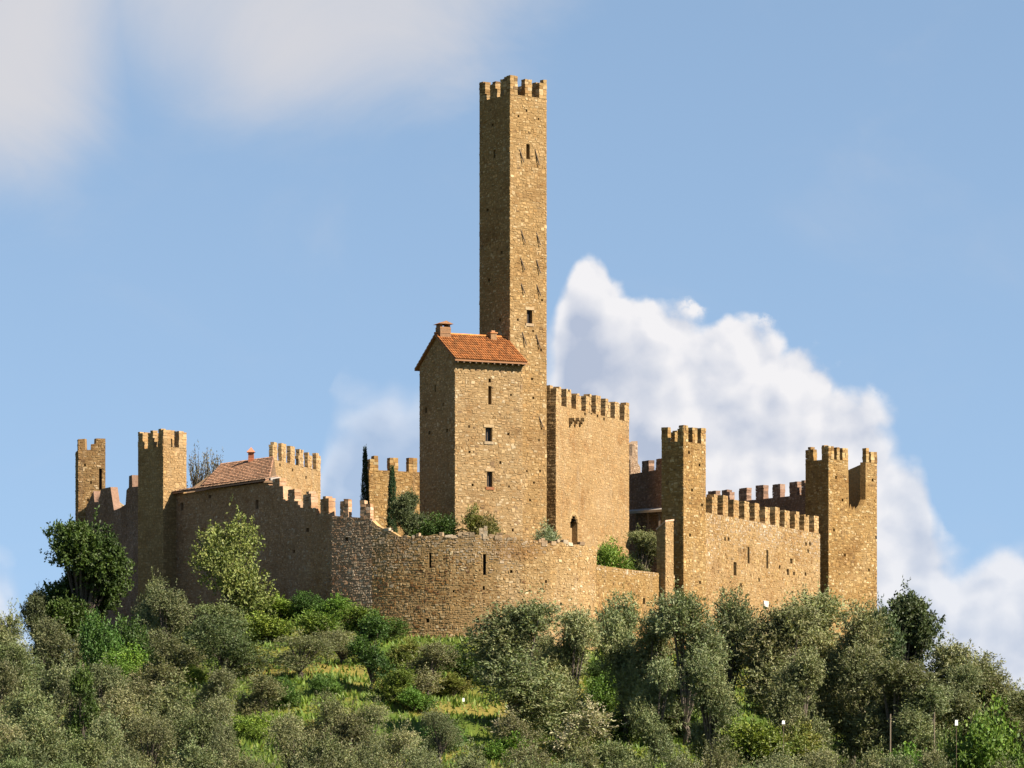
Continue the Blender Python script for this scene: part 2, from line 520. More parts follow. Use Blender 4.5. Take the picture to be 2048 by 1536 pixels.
def stone_into(mb, s):
    b, f, c, _ = s
    k = len(mb.v)
    mb.v.extend([tuple(q) for q in b] + [tuple(q) for q in f]); mb.c.extend([c] * 8)
    for i in range(4):
        j = (i + 1) % 4
        mb.f.append((k + i, k + j, k + 4 + j, k + 4 + i)); mb.mi.append(0)
    mb.f.append((k + 4, k + 5, k + 6, k + 7)); mb.mi.append(0)


def core_face(mb, face, zb, zt, holes, c, voids):
    us = {0.0, face.W}
    for t in (zb, zt):
        for u, _ in t:
            if 0 < u < face.W: us.add(u)
    for h in holes: us.add(h[0]); us.add(h[1])
    us = sorted(u for u in us if -1e-6 <= u <= face.W + 1e-6)
    e = 1e-5
    for u0, u1 in zip(us, us[1:]):
        if u1 - u0 < 1e-5: continue
        um = (u0 + u1) / 2
        hs = sorted([h for h in holes if h[0] <= um <= h[1]], key=lambda h: h[2])
        lo0, lo1 = plin(zb, u0 + e), plin(zb, u1 - e)
        for h in hs:
            mb.poly([face.at(u0, lo0), face.at(u1, lo1), face.at(u1, h[2]), face.at(u0, h[2])], c)
            lo0 = lo1 = h[3]
        t0, t1 = plin(zt, u0 + e), plin(zt, u1 - e)
        mb.poly([face.at(u0, lo0), face.at(u1, lo1), face.at(u1, t1), face.at(u0, t0)], c)
    for h in holes:
        u0, u1, z0, z1, dp, kind = h
        q = [(u0, z0), (u1, z0), (u1, z1), (u0, z1)]
        for i in range(4):
            a, b = q[i], q[(i + 1) % 4]
            mb.poly([face.at(*a), face.at(*b), face.at(*b, -dp), face.at(*a, -dp)], c)
        if kind == 'gap':
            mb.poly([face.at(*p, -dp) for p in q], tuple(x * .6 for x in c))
        else: voids.append((face, h))


def merlon_mesh(face, u0, u1, z, h, t, pal, ragged=0.0):
    mb = MB()
    n = max(3, int(round(h / 0.23)))
    hh = h / n
    for i in range(n):
        z0 = z + i * hh
        z1 = z0 + hh - 0.012
        if i == n - 1: z1 += R.uniform(-.10, .05)
        w = u1 - u0
        k = 1 if w < .4 else (2 if w < .95 else 3)
        cuts = [u0] + sorted(u0 + w * (q + R.uniform(-.22, .22)) / k for q in range(1, k)) + [u1]
        for a, b in zip(cuts, cuts[1:]):
            if ragged and i >= n - 1 and R.random() < ragged: continue
            oa, ob = R.uniform(0.0, .04), R.uniform(0.0, .04)
            p = []
            for zz in (z0, z1):
                for (uu, oo) in ((a + .008, oa), (b - .008, oa), (b - .008, -t - ob), (a + .008, -t - ob)):
                    v = face.at(uu, zz, oo)
                    p.append(v + Vector((R.uniform(-.018, .018), R.uniform(-.018, .018), R.uniform(-.018, .018))))
            mb.hexa(p, pick(pal))
    return mb


def opening_part(root, face, h):
    """the thing that fills an opening: a near-black plate for unlit depth, a framed window or near-black boards for an open door"""
    u0, u1, z0, z1, dp, kind = h
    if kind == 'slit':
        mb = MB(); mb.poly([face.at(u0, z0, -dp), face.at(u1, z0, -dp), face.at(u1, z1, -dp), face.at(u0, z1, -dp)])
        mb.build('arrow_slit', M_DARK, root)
    elif kind in ('window', 'window_brick'):
        e = root.copy() if False else None
        mb = MB(); f = 0.06
        for (a, b, c0, c1) in ((u0, u0 + f, z0, z1), (u1 - f, u1, z0, z1), (u0 + f, u1 - f, z0, z0 + f), (u0 + f, u1 - f, z1 - f, z1), ((u0 + u1) / 2 - .02, (u0 + u1) / 2 + .02, z0 + f, z1 - f)):
            mb.hexa([face.at(a, c0, -.26), face.at(b, c0, -.26), face.at(b, c0, -.32), face.at(a, c0, -.32), face.at(a, c1, -.26), face.at(b, c1, -.26), face.at(b, c1, -.32), face.at(a, c1, -.32)])
        w = mb.build('window', M_WOOD, root)
        mb = MB(); mb.poly([face.at(u0, z0, -.30), face.at(u1, z0, -.30), face.at(u1, z1, -.30), face.at(u0, z1, -.30)])
        p = mb.build('pane', M_GLASS, w, base=root_loc(root))
        mb = MB()
        cc = (0.30, 0.13, 0.06) if kind == 'window_brick' else (0.40, 0.31, 0.19)
        mb.hexa([face.at(u0 - .12, z0 - .22, .06), face.at(u1 + .12, z0 - .22, .06), face.at(u1 + .12, z0 - .22, -.2), face.at(u0 - .12, z0 - .22, -.2),
                 face.at(u0 - .12, z0 - .003, .09), face.at(u1 + .12, z0 - .003, .09), face.at(u1 + .12, z0 - .003, -.2), face.at(u0 - .12, z0 - .003, -.2)], cc)
        mb.build('sill', M_SMOOTH, w, base=root_loc(root))
        mb = MB()
        mb.hexa([face.at(u0 - .16, z1 + .003, .05), face.at(u1 + .16, z1 + .003, .05), face.at(u1 + .16, z1 + .003, -.2), face.at(u0 - .16, z1 + .003, -.2),
                 face.at(u0 - .16, z1 + .24, .05), face.at(u1 + .16, z1 + .24, .05), face.at(u1 + .16, z1 + .24, -.2), face.at(u0 - .16, z1 + .24, -.2)], (0.38, 0.28, 0.15))
        mb.build('lintel', M_SMOOTH, w, base=root_loc(root))
    elif kind == 'doorway':
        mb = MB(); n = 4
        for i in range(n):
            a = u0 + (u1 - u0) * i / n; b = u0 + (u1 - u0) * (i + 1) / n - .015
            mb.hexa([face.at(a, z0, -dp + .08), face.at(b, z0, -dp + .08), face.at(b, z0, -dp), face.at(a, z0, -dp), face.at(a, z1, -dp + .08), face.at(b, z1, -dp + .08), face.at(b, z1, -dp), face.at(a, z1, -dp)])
        mb.build('doorway', M_DARK, root)  # boards fill an open entrance, its darkness put into their colour


def wall_run(root, pts, zb, zt, thick, pal, mt, closed=False, holes=None, stone=((.24, .36), (.28, .62), (0.0, .06)), merlons=None, mason=None,
             single=0, colfn=None, mer_t=None, mer_pal=None, ragged=0.14, floor=None, part='wall'):
    """pts: xy corners, seen from outside left to right. zb, zt: per face list of (u,z) or per point number lists."""
    n = len(pts)
    segs = n if closed else n - 1
    P = [Vector(p[:2]) for p in pts]
    faces = [Face(P[i], P[(i + 1) % n]) for i in range(segs)]
    inner = []
    for i in range(n):
        if closed or 0 < i < n - 1:
            a, b = faces[(i - 1) % segs], faces[i % segs]
            m = (a.n + b.n); m = m / max(0.35, (1 + a.n.dot(b.n)))
        else: m = faces[0].n if i == 0 else faces[-1].n
        inner.append(P[i] - m * thick)
    def tab(v, i):
        if isinstance(v, dict): return v.get(i, v.get('d'))
        if isinstance(v, (int, float)): return [(0, v), (faces[i].W, v)]
        return [(0, v[i]), (faces[i].W, v[(i + 1) % n])]
    ZB = [tab(zb, i) for i in range(segs)]; ZT = [tab(zt, i) for i in range(segs)]
    ZB = [t if not isinstance(t, (int, float)) else [(0, t), (faces[i].W, t)] for i, t in enumerate(ZB)]
    ZT = [t if not isinstance(t, (int, float)) else [(0, t), (faces[i].W, t)] for i, t in enumerate(ZT)]
    holes = holes or {}
    core = MB(); voids = []
    mort = tuple(0.80 * x for x in pal[0][0])
    for i, f in enumerate(faces):
        core_face(core, f, ZB[i], ZT[i], holes.get(i, []), mort, voids)
        i0, i1 = inner[i], inner[(i + 1) % n]
        us = sorted({0.0, f.W} | {u for u, _ in ZT[i] if 0 < u < f.W})
        for u0, u1 in zip(us, us[1:]):
            q0 = i0.lerp(i1, u0 / f.W); q1 = i0.lerp(i1, u1 / f.W)
            t0, t1 = plin(ZT[i], u0 + 1e-5), plin(ZT[i], u1 - 1e-5)
            b0, b1 = plin(ZB[i], u0), plin(ZB[i], u1)
            core.poly([(q1.x, q1.y, b1), (q0.x, q0.y, b0), (q0.x, q0.y, t0), (q1.x, q1.y, t1)], pick(pal))
            core.poly([f.at(u0, t0), f.at(u1, t1), (q1.x, q1.y, t1), (q0.x, q0.y, t0)], pick(pal))
        # vertical steps in the wall top
    if not closed:
        for (p, q, t, b) in ((P[0], inner[0], ZT[0][0][1], ZB[0][0][1]), (P[-1], inner[-1], ZT[-1][-1][1], ZB[-1][-1][1])):
            core.poly([(q.x, q.y, b), (p.x, p.y, b), (p.x, p.y, t), (q.x, q.y, t)], mort)
    core.build(part, mt, root)
    if floor is not None:
        fl = MB(); fl.poly([(q.x, q.y, floor) for q in inner], mort); fl.build('platform', mt, root)
    # stones
    st = []
    for i, f in enumerate(faces):
        if mason is not None and i not in mason: continue
        if mason is None and f.n.y > 0.15: continue
        cf = (lambda u, z, ff=f: colfn(ff, u, z)) if colfn else None
        st += lay_stones(f, ZB[i], ZT[i], holes.get(i, []), *stone, pal, colfn=cf)
    if not closed and mason != []:       # the left end of an open wall
        f = Face(inner[0], P[0])
        if f.n.y < 0.15:
            st += lay_stones(f, [(0, ZB[0][0][1]), (f.W, ZB[0][0][1])], [(0, ZT[0][0][1]), (f.W, ZT[0][0][1])], [], *stone, pal)
    if single:
        order = sorted(range(len(st)), key=lambda i: -st[i][3] * (1 if st[i][1][0].y else 1))
        solo = set(order[:single])
    else: solo = set()
    rest = MB()
    for i, s in enumerate(st):
        if i in solo:
            m = MB(); stone_into(m, s)
            c = sum((q for q in s[0]), Vector()) / 4
            m.build('stone', mt, root, base=c)
        else: stone_into(rest, s)
    o = rest.build('masonry', mt, root)
    if o: o['kind'] = 'stuff'
    for f, h in voids: opening_part(root, f, h)
    # merlons: {face: [(u0,u1,z,h), ...]}
    for i, lst in (merlons or {}).items():
        for (u0, u1, z, h) in lst:
            merlon_mesh(faces[i], u0, u1, z, h, mer_t or thick, mer_pal or pal, ragged).build('merlon', mt, root)
    return faces


def even(W, n, mw, z, h, start=0.0, end=0.0, var=.07):
    L = W - start - end
    gap = (L - n * mw) / (n - 1)
    return [(start + i * (mw + gap) + R.uniform(-.02, .09) * (i > 0), start + i * (mw + gap) + mw - R.uniform(-.02, .09) * (i < n - 1), z, h * R.uniform(1 - var, 1 + var)) for i in range(n)]


def rect(px, Y, theta, sR, sL):
    """near corner by pixel column and depth; returns left-back, near, right, right-back corners and edge directions"""
    th = math.radians(theta)
    N = Vector(px_xy(px, Y)); t = Vector((math.cos(th), math.sin(th))); q = Vector((-math.sin(th), math.cos(th)))
    return [N + q * sL, N, N + t * sR, N + t * sR + q * sL]


ROUGH = ((.14, .25), (.16, .44), (.006, .032))
COARSE = ((.12, .22), (.13, .34), (.005, .034))
FINE = ((.16, .24), (.20, .48), (.004, .024))

# ---- tall keep tower
def main_tower():
    c = rect(1020, 316, 36, 3.6, 4.15)
    root = thing('stone_tower', 'tall slender square stone tower with battlements rising above the red-roofed house', 'tower', (c[1].x, c[1].y, 20))
    zt = 57.75
    F = Face(c[1], c[2]); FL = Face(c[0], c[1])
    H = {1: [F.hole(1052.5, 1059.5, 288, 318, .6, 'slit'), F.hole(1053.5, 1064.5, 620, 647, .6, 'window')],
         0: [FL.hole(987, 991, 300, 316, .5, 'slit')]}
    for (x, y) in ((1053, 222), (1037, 232), (1077, 238), (1066, 662), (1064, 758), (1067, 796), (1078, 880), (1080, 942), (1054, 942), (1068, 965), (1060, 1000), (1082, 700), (1036, 640), (1084, 600)):
        H[1].append(F.hole(x - R.uniform(1.3, 2.2), x + R.uniform(1.3, 2.2), y - R.uniform(1.8, 3), y + R.uniform(1.8, 3), .4, 'gap'))
    for (x, y) in ((975, 420), (1003, 505), (978, 560), (1000, 640), (985, 250)):
        H[0].append(FL.hole(x - 2, x + 2, y - 3, y + 3, .4, 'gap'))
    mer = {1: even(3.6, 3, .80, zt, 1.45), 0: even(4.15, 3, .88, zt, 1.45, end=.46), 2: even(4.15, 3, .88, zt, 1.45, start=.46, end=.46), 3: even(3.6, 3, .80, zt, 1.45, end=.0)}
    wall_run(root, c, 16.0, zt, .45, PAL_TOWER, M_STONE, True, H, ROUGH, mer, single=260, floor=zt - 1.1, part='shaft')
    # putlog timbers tilted along the wall, shaped to draw the diagonal shadow streaks
    for (x, y0, y1) in ((1039, 299, 325), (1070, 299, 331), (1042, 461, 486), (1072.5, 465, 491), (1041, 516, 541), (1072.5, 520, 547), (1041.5, 566, 588), (1073, 569, 592), (1044, 664, 691), (1072, 669, 697), (1078, 833, 856)):
        u, z = F.uz(x, y0); u2, z2 = F.uz(x + 6.5, y1)
        mb = MB(); a, b = F.at(u, z, .0), F.at(u2, z2, .16)
        mb.tube([a, a.lerp(b, .5), b], [.05, .048, .04], 6); mb.build('streak_timber', M_WOOD, root)


main_tower()


def tile_roof(mb, E0, E1, R0, R1, colr, wide=0.24, length=0.46, rad=0.105):
    """barrel tiles in columns from ridge down to eave"""
    E0, E1, R0, R1 = map(Vector, (E0, E1, R0, R1))
    nc = max(2, int((E1 - E0).length / wide)); nr = max(2, int((R0 - E0).length / length))
    nrm = (E1 - E0).cross(R0 - E0).normalized()
    if nrm.z < 0: nrm = -nrm
    for i in range(nc):
        for j in range(nr):
            s0, s1 = i / nc, (i + 1) / nc
            def pt(s, t): return (E0.lerp(E1, s)).lerp(R0.lerp(R1, s), t)
            t0, t1 = j / nr, (j + 1.12) / nr
            t1 = min(t1, 1.02)
            lo, hi = pt((s0 + s1) / 2, t0), pt((s0 + s1) / 2, t1)
            side = (pt(s1, t0) - pt(s0, t0)).normalized()
            hw = (pt(s1, t0) - pt(s0, t0)).length * .5
            c = jc(colr, .38)
            lift = R.uniform(0, .02)
            ring0, ring1 = [], []
            for a in (-90, -38, 38, 90):
                r = math.radians(a)
                ring0.append(lo + side * math.sin(r) * hw + nrm * (math.cos(r) * rad + .05 + lift))
                ring1.append(hi + side * math.sin(r) * hw * .86 + nrm * (math.cos(r) * rad * .86 + .015))
            for a in range(3):
                mb.poly([ring0[a], ring0[a + 1], ring1[a + 1], ring1[a]], c)
            mb.poly(ring0[::-1], tuple(x * .8 for x in c))


# ---- house with orange roof, built against the tower
def keep_house():
    th = math.radians(25)
    c = rect(910, 311, 25, 5.8, 6.85)
    root = thing('stone_house', 'tall narrow stone house with orange tiled gable roof, in front of the slender tower', 'house', (c[1].x, c[1].y, 20))
    ze, zr = 36.3, 38.35
    midL = (c[0] + c[1]) / 2; midR = (c[2] + c[3]) / 2
    pts = [c[0], midL, c[1], c[2], midR, c[3]]
    F = Face(c[1], c[2]); FL = Face(c[0], c[1]); F0 = Face(c[0], midL); F1 = Face(midL, c[1])
    H = {2: [F.hole(976.5, 983, 772, 809, .6, 'slit'), F.hole(977, 982, 757, 765, .4, 'gap'), F.hole(971, 984, 855, 883, .6, 'window'), F.hole(974, 985, 943, 974, .6, 'window_brick')]}
    for (x, y) in ((938, 853), (1016, 868), (939, 904), (945, 970), (1018, 973), (1026, 1060), (1001, 925), (1022, 790)):
        H[2].append(F.hole(x - R.uniform(1.4, 2.3), x + R.uniform(1.4, 2.3), y - R.uniform(2, 3), y + R.uniform(2, 3.3), .4, 'gap'))
    H[0] = [F0.hole(850, 854, 815, 826, .4, 'gap'), F0.hole(869, 872, 770, 784, .5, 'slit'), F0.hole(857, 861, 862, 869, .4, 'gap')]
    H[1] = [F1.hole(885, 888, 805, 812, .4, 'gap'), F1.hole(892, 896, 858, 865, .4, 'gap')]
    wall_run(root, pts, 16.0, [ze, zr, ze, ze, zr, ze], .5, PAL_HOUSE, M_STONE, True, H, ROUGH, None, single=280)
    # roof: two slopes with overhang
    t = Vector((math.cos(th), math.sin(th), 0)); q = Vector((-math.sin(th), math.cos(th), 0))
    o = .22; oh = .52
    slope = (zr - ze) / (6.85 / 2)
    A = Vector((c[1].x, c[1].y, ze)) - t * o; B = Vector((c[2].x, c[2].y, ze)) + t * o
    RA = Vector((midL.x, midL.y, zr + .06)) - t * o; RB = Vector((midR.x, midR.y, zr + .06)) + t * o
    C = Vector((c[0].x, c[0].y, ze)) - t * o; D = Vector((c[3].x, c[3].y, ze)) + t * o
    E0 = A - q * oh - Vector((0, 0, slope * oh - .06)); E1 = B - q * oh - Vector((0, 0, slope * oh - .06))
    G0 = C + q * oh - Vector((0, 0, slope * oh - .06)); G1 = D + q * oh - Vector((0, 0, slope * oh - .06))
    mb = MB(); up = Vector((0, 0, .12)); cc = (.20, .10, .05)
    mb.hexa([E0, E1, RB, RA, E0 + up, E1 + up, RB + up, RA + up], cc)
    mb.hexa([RA + Vector((0, 0, .004)), RB + Vector((0, 0, .004)), G1, G0, RA + up * .97, RB + up * .97, G1 + up, G0 + up], cc)
    roof = mb.build('roof', M_TILE, root)
    tb = MB()
    tile_roof(tb, E0 + up, E1 + up, RA + up, RB + up, (0.20, 0.074, 0.022), .19, .42, .085)
    tile_roof(tb, G1 + up, G0 + up, RB + up, RA + up, (0.19, 0.07, 0.022), .19, .42, .085)
    n = 15
    for i in range(n):       # ridge
        p0 = (RA + up).lerp(RB + up, i / n); p1 = (RA + up).lerp(RB + up, (i + 1.1) / n)
        cl = jc((0.42, .15, .04), .25); rr = []
        for p in (p0, p1):
            rr.append([p + q * math.sin(math.radians(a)) * .16 + Vector((0, 0, .05 + .14 * math.cos(math.radians(a)))) for a in (-90, -35, 35, 90)])
        for a in range(3): tb.poly([rr[0][a], rr[0][a + 1], rr[1][a + 1], rr[1][a]], cl)
    o2 = tb.build('roof_tile', M_TILE, roof, base=root_loc(root)); o2['kind'] = 'stuff'
    # eave beams
    for i in range(12):
        p = A.lerp(B, (i + .5) / 12); mb = MB()
        mb.box(p - q * oh * .95 - t * .05 + Vector((0, 0, -slope * oh - .06)), t * .1, q * oh * .95, Vector((0, 0, .12))); mb.build('rafter', M_WOOD, roof, base=root_loc(root))
    # chimneys
    def chimney(s, v, w, h, colr, cap):
        p = RA.lerp(RB, s) - q * v; p = p + Vector((0, 0, -slope * v - .3))
        mb = MB(); k = 6
        for i in range(k):
            mb.box(p - t * w / 2 - q * w / 2 + Vector((0, 0, i * h / k)), t * w, q * w, Vector((0, 0, h / k - .01)), jc(colr), .012)
        ch = mb.build('chimney', M_SMOOTH, roof, base=root_loc(root))
        mb = MB(); top = p + Vector((0, 0, h))
        if cap:
            for sx in (-1, 1): mb.box(top + t * (sx * w * .36) - t * w * .1 - q * w * .45, t * w * .2, q * w * .9, Vector((0, 0, .22)), jc(colr), .008)
            pk = top + Vector((0, 0, .46)); b = top + Vector((0, 0, .22)); e = w * .68
            mb.poly([b - t * e - q * e, b - t * e + q * e, pk + q * e, pk - q * e], (.4, .17, .06)); mb.poly([b + t * e + q * e, b + t * e - q * e, pk - q * e, pk + q * e], (.4, .17, .06))
            mb.poly([b - t * e - q * e, pk - q * e, b + t * e - q * e], (.3, .16, .08)); mb.poly([b - t * e + q * e, b + t * e + q * e, pk + q * e], (.3, .16, .08))
        else:
            mb.box(top - t * w * .62 - q * w * .62 + Vector((0, 0, .003)), t * w * 1.24, q * w * 1.24, Vector((0, 0, .09)), (.42, .2, .08), .01)
            mb.box(top - t * w * .3 - q * w * .3 + Vector((0, 0, .095)), t * w * .6, q * w * .6, Vector((0, 0, .16)), (.36, .19, .09), .01)
        mb.build('chimney_cap', M_SMOOTH, root)
    chimney(.11, .12, .92, 1.05, (.25, .145, .075), True)
    chimney(.78, .30, .5, .85, (.34, .21, .10), False)


keep_house()


# ---- battlemented keep to the right of the tower
def keep():
    A = Vector(px_xy(1112, 321)); B = Vector(px_xy(1258, 335.2))
    f = Face(A, B); q = -f.n
    pts = [A + q * 6, A, B, B + q * 6]
    root = thing('battlemented_keep', 'smooth golden keep wall with seven gaps in its battlements, right of the slender tower', 'keep', (A.x, A.y, 19))
    zt = 33.75; W = f.W
    H = {1: [f.hole(1140.5, 1155, 1044, 1092, 1.5, 'doorway'), f.hole(1142, 1153.5, 1038, 1044, 1.5, 'slit'), f.hole(1144.5, 1151, 1032.5, 1038, 1.5, 'slit')]}
    for (x, y) in ((1170, 828), (1208, 838), (1195, 832), (1183, 826)):
        H[1].append(f.hole(x - 1.6, x + 1.6, y - 3, y + 3, .3, 'gap'))
    mer = {1: even(W, 8, 1.12, zt, 1.5), 0: even(6, 3, 1.1, zt, 1.5, end=.5), 2: even(6, 3, 1.1, zt, 1.5, start=.5), 3: even(W, 8, 1.12, zt, 1.5)}
    wall_run(root, pts, 16.0, zt, .5, PAL_KEEP, M_SMOOTH, True, H, FINE, mer, floor=zt - 1.1, single=150)
    for x in (1139, 1149, 1159):            # bracket stones
        u, z = f.uz(x, 841); mb = MB()
        for i in range(3):
            mb.box(f.at(u - .16, z - i * .2, 0), f.d.to_3d() * .32, f.n.to_3d() * (.48 - i * .14), Vector((0, 0, .19)), jc((.3, .2, .09)), .012)
        mb.build('corbel', M_SMOOTH, root)
    # voussoirs of the door arch
    u0, z0 = f.uz(1140.5, 1044); u1 = f.uz(1155, 1044)[0]
    cu = (u0 + u1) / 2; r = (u1 - u0) / 2
    for i in range(9):
        a0 = math.pi * i / 9; a1 = math.pi * (i + .92) / 9; mb = MB()
        def pp(a, rr, o): return f.at(cu - math.cos(a) * rr, z0 + math.sin(a) * rr * .85, o)
        r0, r1 = r * 1.02, r * 1.02 + .26
        mb.hexa([pp(a0, r0, -.3), pp(a0, r1, -.3), pp(a0, r1, .04), pp(a0, r0, .04), pp(a1, r0, -.3), pp(a1, r1, -.3), pp(a1, r1, .04), pp(a1, r0, .04)], jc((.37, .26, .12)))
        mb.build('arch_stone', M_SMOOTH, root)


keep()


# ---- towers of the ring
def tower_d():
    c = rect(1367, 307, 55, 3.2, 2.0)
    root = thing('wall_tower', 'square battlemented wall tower with dark left side at the near end of the right-hand wall', 'tower', (c[1].x, c[1].y, 12), 'towers of the castle ring')
    zt = 29.45
    F = Face(c[1], c[2])
    H = {1: [F.hole(x - 1.8, x + 1.8, y - 3, y + 3, .3, 'gap') for x, y in ((1378, 905), (1399, 930), (1384, 980), (1404, 1010), (1380, 1070), (1400, 1165))]}
    mer = {1: even(3.2, 3, .72, zt, 1.2), 0: even(2.0, 2, .58, zt, 1.2, end=.02), 2: even(2, 2, .6, zt, 1.2, start=.4), 3: even(3.2, 3, .72, zt, 1.2)}
    wall_run(root, c, 11.5, zt, .4, PAL_RUIN, M_STONE, True, H, ROUGH, mer, floor=zt - 1.0, single=150, part='shaft')


tower_d()


def tower_e():
    th = math.radians(40)
    N = Vector(px_xy(1657, 334)); t = Vector((math.cos(th), math.sin(th))); q = Vector((-math.sin(th), math.cos(th)))
    sR = 5.72
    pts = [N + q * 2.75, N, N + t * sR, N + t * sR + q * 4.4]
    root = thing('ruined_corner_tower', 'ruined hollow corner tower with a gap broken through its right-hand front', 'tower', (N.x, N.y, 12), 'towers of the castle ring')
    F = Face(N, N + t * sR)
    ua, ub = F.uz(1697, 900)[0], F.uz(1732, 900)[0]
    ztop, znotch = 30.55, 26.4
    prof = [(0, ztop), (ua - .05, ztop), (ua, 28.6), (ua + .05, znotch + .1), (ua + .25, znotch + .55), (ua + .4, znotch), (ua + .7, znotch + .35), (ua + .85, znotch - .1),
            (ub - .35, znotch + .5), (ub - .05, znotch + 1.0), (ub - .04, ztop), (sR, ztop)]
    H = {1: [F.hole(x - 1.6, x + 1.6, y - 3, y + 3, .3, 'gap') for x, y in ((1672, 955), (1685, 1000), (1668, 1060), (1690, 1110), (1745, 960), (1752, 1075), (1738, 1140))]}
    mer = {1: [(0, .62, ztop, 1.2), (.95, 1.3, ztop, 1.15), (1.62, ua - .06, ztop, 1.12), (ub, ub + .35, ztop, 1.2), (sR - .75, sR, ztop, .95)],
           0: [(0, .95, ztop, 1.2), (1.95, 2.74, ztop, 1.3)], 2: [(0.42, 1.0, ztop, 1.0)]}
    wall_run(root, pts, {0: 11.0, 1: 11.0, 2: 11.0, 3: 11.0}, {0: ztop, 1: prof, 2: [(0, ztop), (1.2, ztop), (4.4, ztop - .6)], 3: ztop - 4.0}, .42, PAL_RUIN, M_STONE, True, H, ROUGH, mer, single=200, ragged=.25, part='shaft')


tower_e()


def tower_b():
    c = rect(326.5, 317, 40, 2.25, 3.5)
    root = thing('wall_tower', 'dark shaded battlemented tower whose narrow right side is sunlit, left of the tiled lean-to roof', 'tower', (c[1].x, c[1].y, 14), 'towers of the castle ring')
    zt = 30.0
    mer = {1: even(2.25, 2, .78, zt, 1.4), 0: even(3.5, 3, .72, zt, 1.4, end=.0), 2: even(3.5, 3, .72, zt, 1.4, start=.4), 3: even(2.25, 2, .75, zt, 1.4, end=.4)}
    wall_run(root, c, 13.5, zt, .4, PAL_KEEP, M_STONE, True, None, ROUGH, mer, floor=zt - 1.2, single=60, part='shaft')


tower_b()


def tower_a():
    c = rect(156.5, 338, 12, 2.3, 2.3)
    root = thing('ruined_wall_tower', 'small ruined tower at the far left end with only two horn-like corners left', 'tower', (c[1].x, c[1].y, 15), 'towers of the castle ring')
    F = Face(c[1], c[2])
    zt = 31.7
    W = 2.3
    prof = [(0, zt + .9), (.55, zt + .95), (.6, zt), (1.05, zt + .03), (1.08, zt + .5), (1.5, zt + .55), (1.53, zt + 1.0), (W, zt + 1.0)]
    H = {1: [F.hole(198, 204, 937, 980, .5, 'slit')] + [F.hole(x - 1.7, x + 1.7, y - 3, y + 3, .3, 'gap') for x, y in ((170, 930), (182, 965), (176, 1000))]}
    wall_run(root, c, 14.0, {0: [(0, zt), (1.6, zt), (1.65, zt + .9), (2.3, zt + .9)], 1: prof, 2: [(0, zt + 1.0), (.6, zt + .9), (.65, zt - 2), (2.3, zt - 3)], 3: zt - 3.5}, .4, PAL_OLD, M_STONE, True, H, ROUGH, None, single=100, part='shaft')


tower_a()


# ---- walls of the ring
def run_px(lst): return [Vector(px_xy(px, Y)) for px, Y in lst]


def wall_shaded():
    L = [(345, 318.3), (440, 312.3), (530, 306.6), (543, 305.8), (566, 304.4), (567, 304.33), (596, 302.5), (597, 302.44), (632, 300.2), (633, 300.1), (664, 298.2), (705, 297.5), (744, 296.9)]
    top = [26.25, 26.3, 26.25, 25.9, 25.8, 24.7, 24.5, 24.0, 23.8, 23.4, 23.05, 22.9, 22.75]
    pts = run_px(L)
    root = thing('curtain_wall', 'dark shaded curtain wall stepping down to the right behind the pale green tree', 'wall', (pts[0].x, pts[0].y, 15), 'curtain walls')
    fs = [Face(a, b) for a, b in zip(pts, pts[1:])]
    H = {}
    def add(px0, px1, y0, y1, kind, dp=.5):
        for i, f in enumerate(fs):
            if L[i][0] <= px0 and px1 <= L[i + 1][0]: H.setdefault(i, []).append(f.hole(px0, px1, y0, y1, dp, kind))
    add(511, 517, 1000, 1018, 'slit'); add(361, 367, 1006, 1021, 'slit'); add(417, 422, 990, 997, 'gap', .3); add(612, 618, 1056, 1064, 'gap')
    add(466, 471, 1040, 1046, 'gap'); add(585, 590, 1100, 1106, 'gap'); add(690, 696, 1075, 1082, 'gap')
    def mer(px0, px1, ytop):
        for i, f in enumerate(fs):
            m = (px0 + px1) / 2
            if L[i][0] <= m < L[i + 1][0]:
                u0, z0 = f.uz(px0, ytop); u1, z1 = f.uz(px1, ytop)
                zb = top[i] + (top[i + 1] - top[i]) * ((u0 + u1) / 2 / f.W) - .12
                M.setdefault(i, []).append((u0, u1, zb, (z0 + z1) / 2 - zb))
    M = {}
    mer(545, 560, 958); mer(576, 590, 979); mer(606, 623, 982); mer(641, 658, 991); mer(680, 697, 996); mer(720, 741, 1001)
    def cf(f, u, z):
        p = f.at(u, z); px = CX + p.x / p.y * FPX
        if px > 640 and R.random() < (px - 640) / 90: return pick(PAL_GREY)
        return pick(PAL_SHADE)
    wall_run(root, pts, [14.0] * len(pts), top, .75, PAL_SHADE, M_RING, False, H, COARSE, M, single=120, colfn=cf, mer_t=.55, mer_pal=PAL_SHADE)
    return pts


SH = wall_shaded()


def ring_col(f, u, z):
    p = f.at(u, z); px = CX + p.x / p.y * FPX; py = HOR - z / p.y * FPX
    gy = 1105 + 22 * math.sin(px * .021) + 12 * math.sin(px * .083) + (45 if px < 830 else 0)
    g = 1 / (1 + math.exp((py - gy) / 9))
    if px > 1040: g *= max(0.15, 1 - (px - 1040) / 120)
    if R.random() < g: return pick(PAL_GREY)
    cx, cy = (px - 790 - 60 * math.sin(py * .05)) / 150, (py - 1185) / 60
    if R.random() < 0.85 * math.exp(-(cx * cx + cy * cy)): return pick(PAL_RUST)
    return pick(PAL_RING)


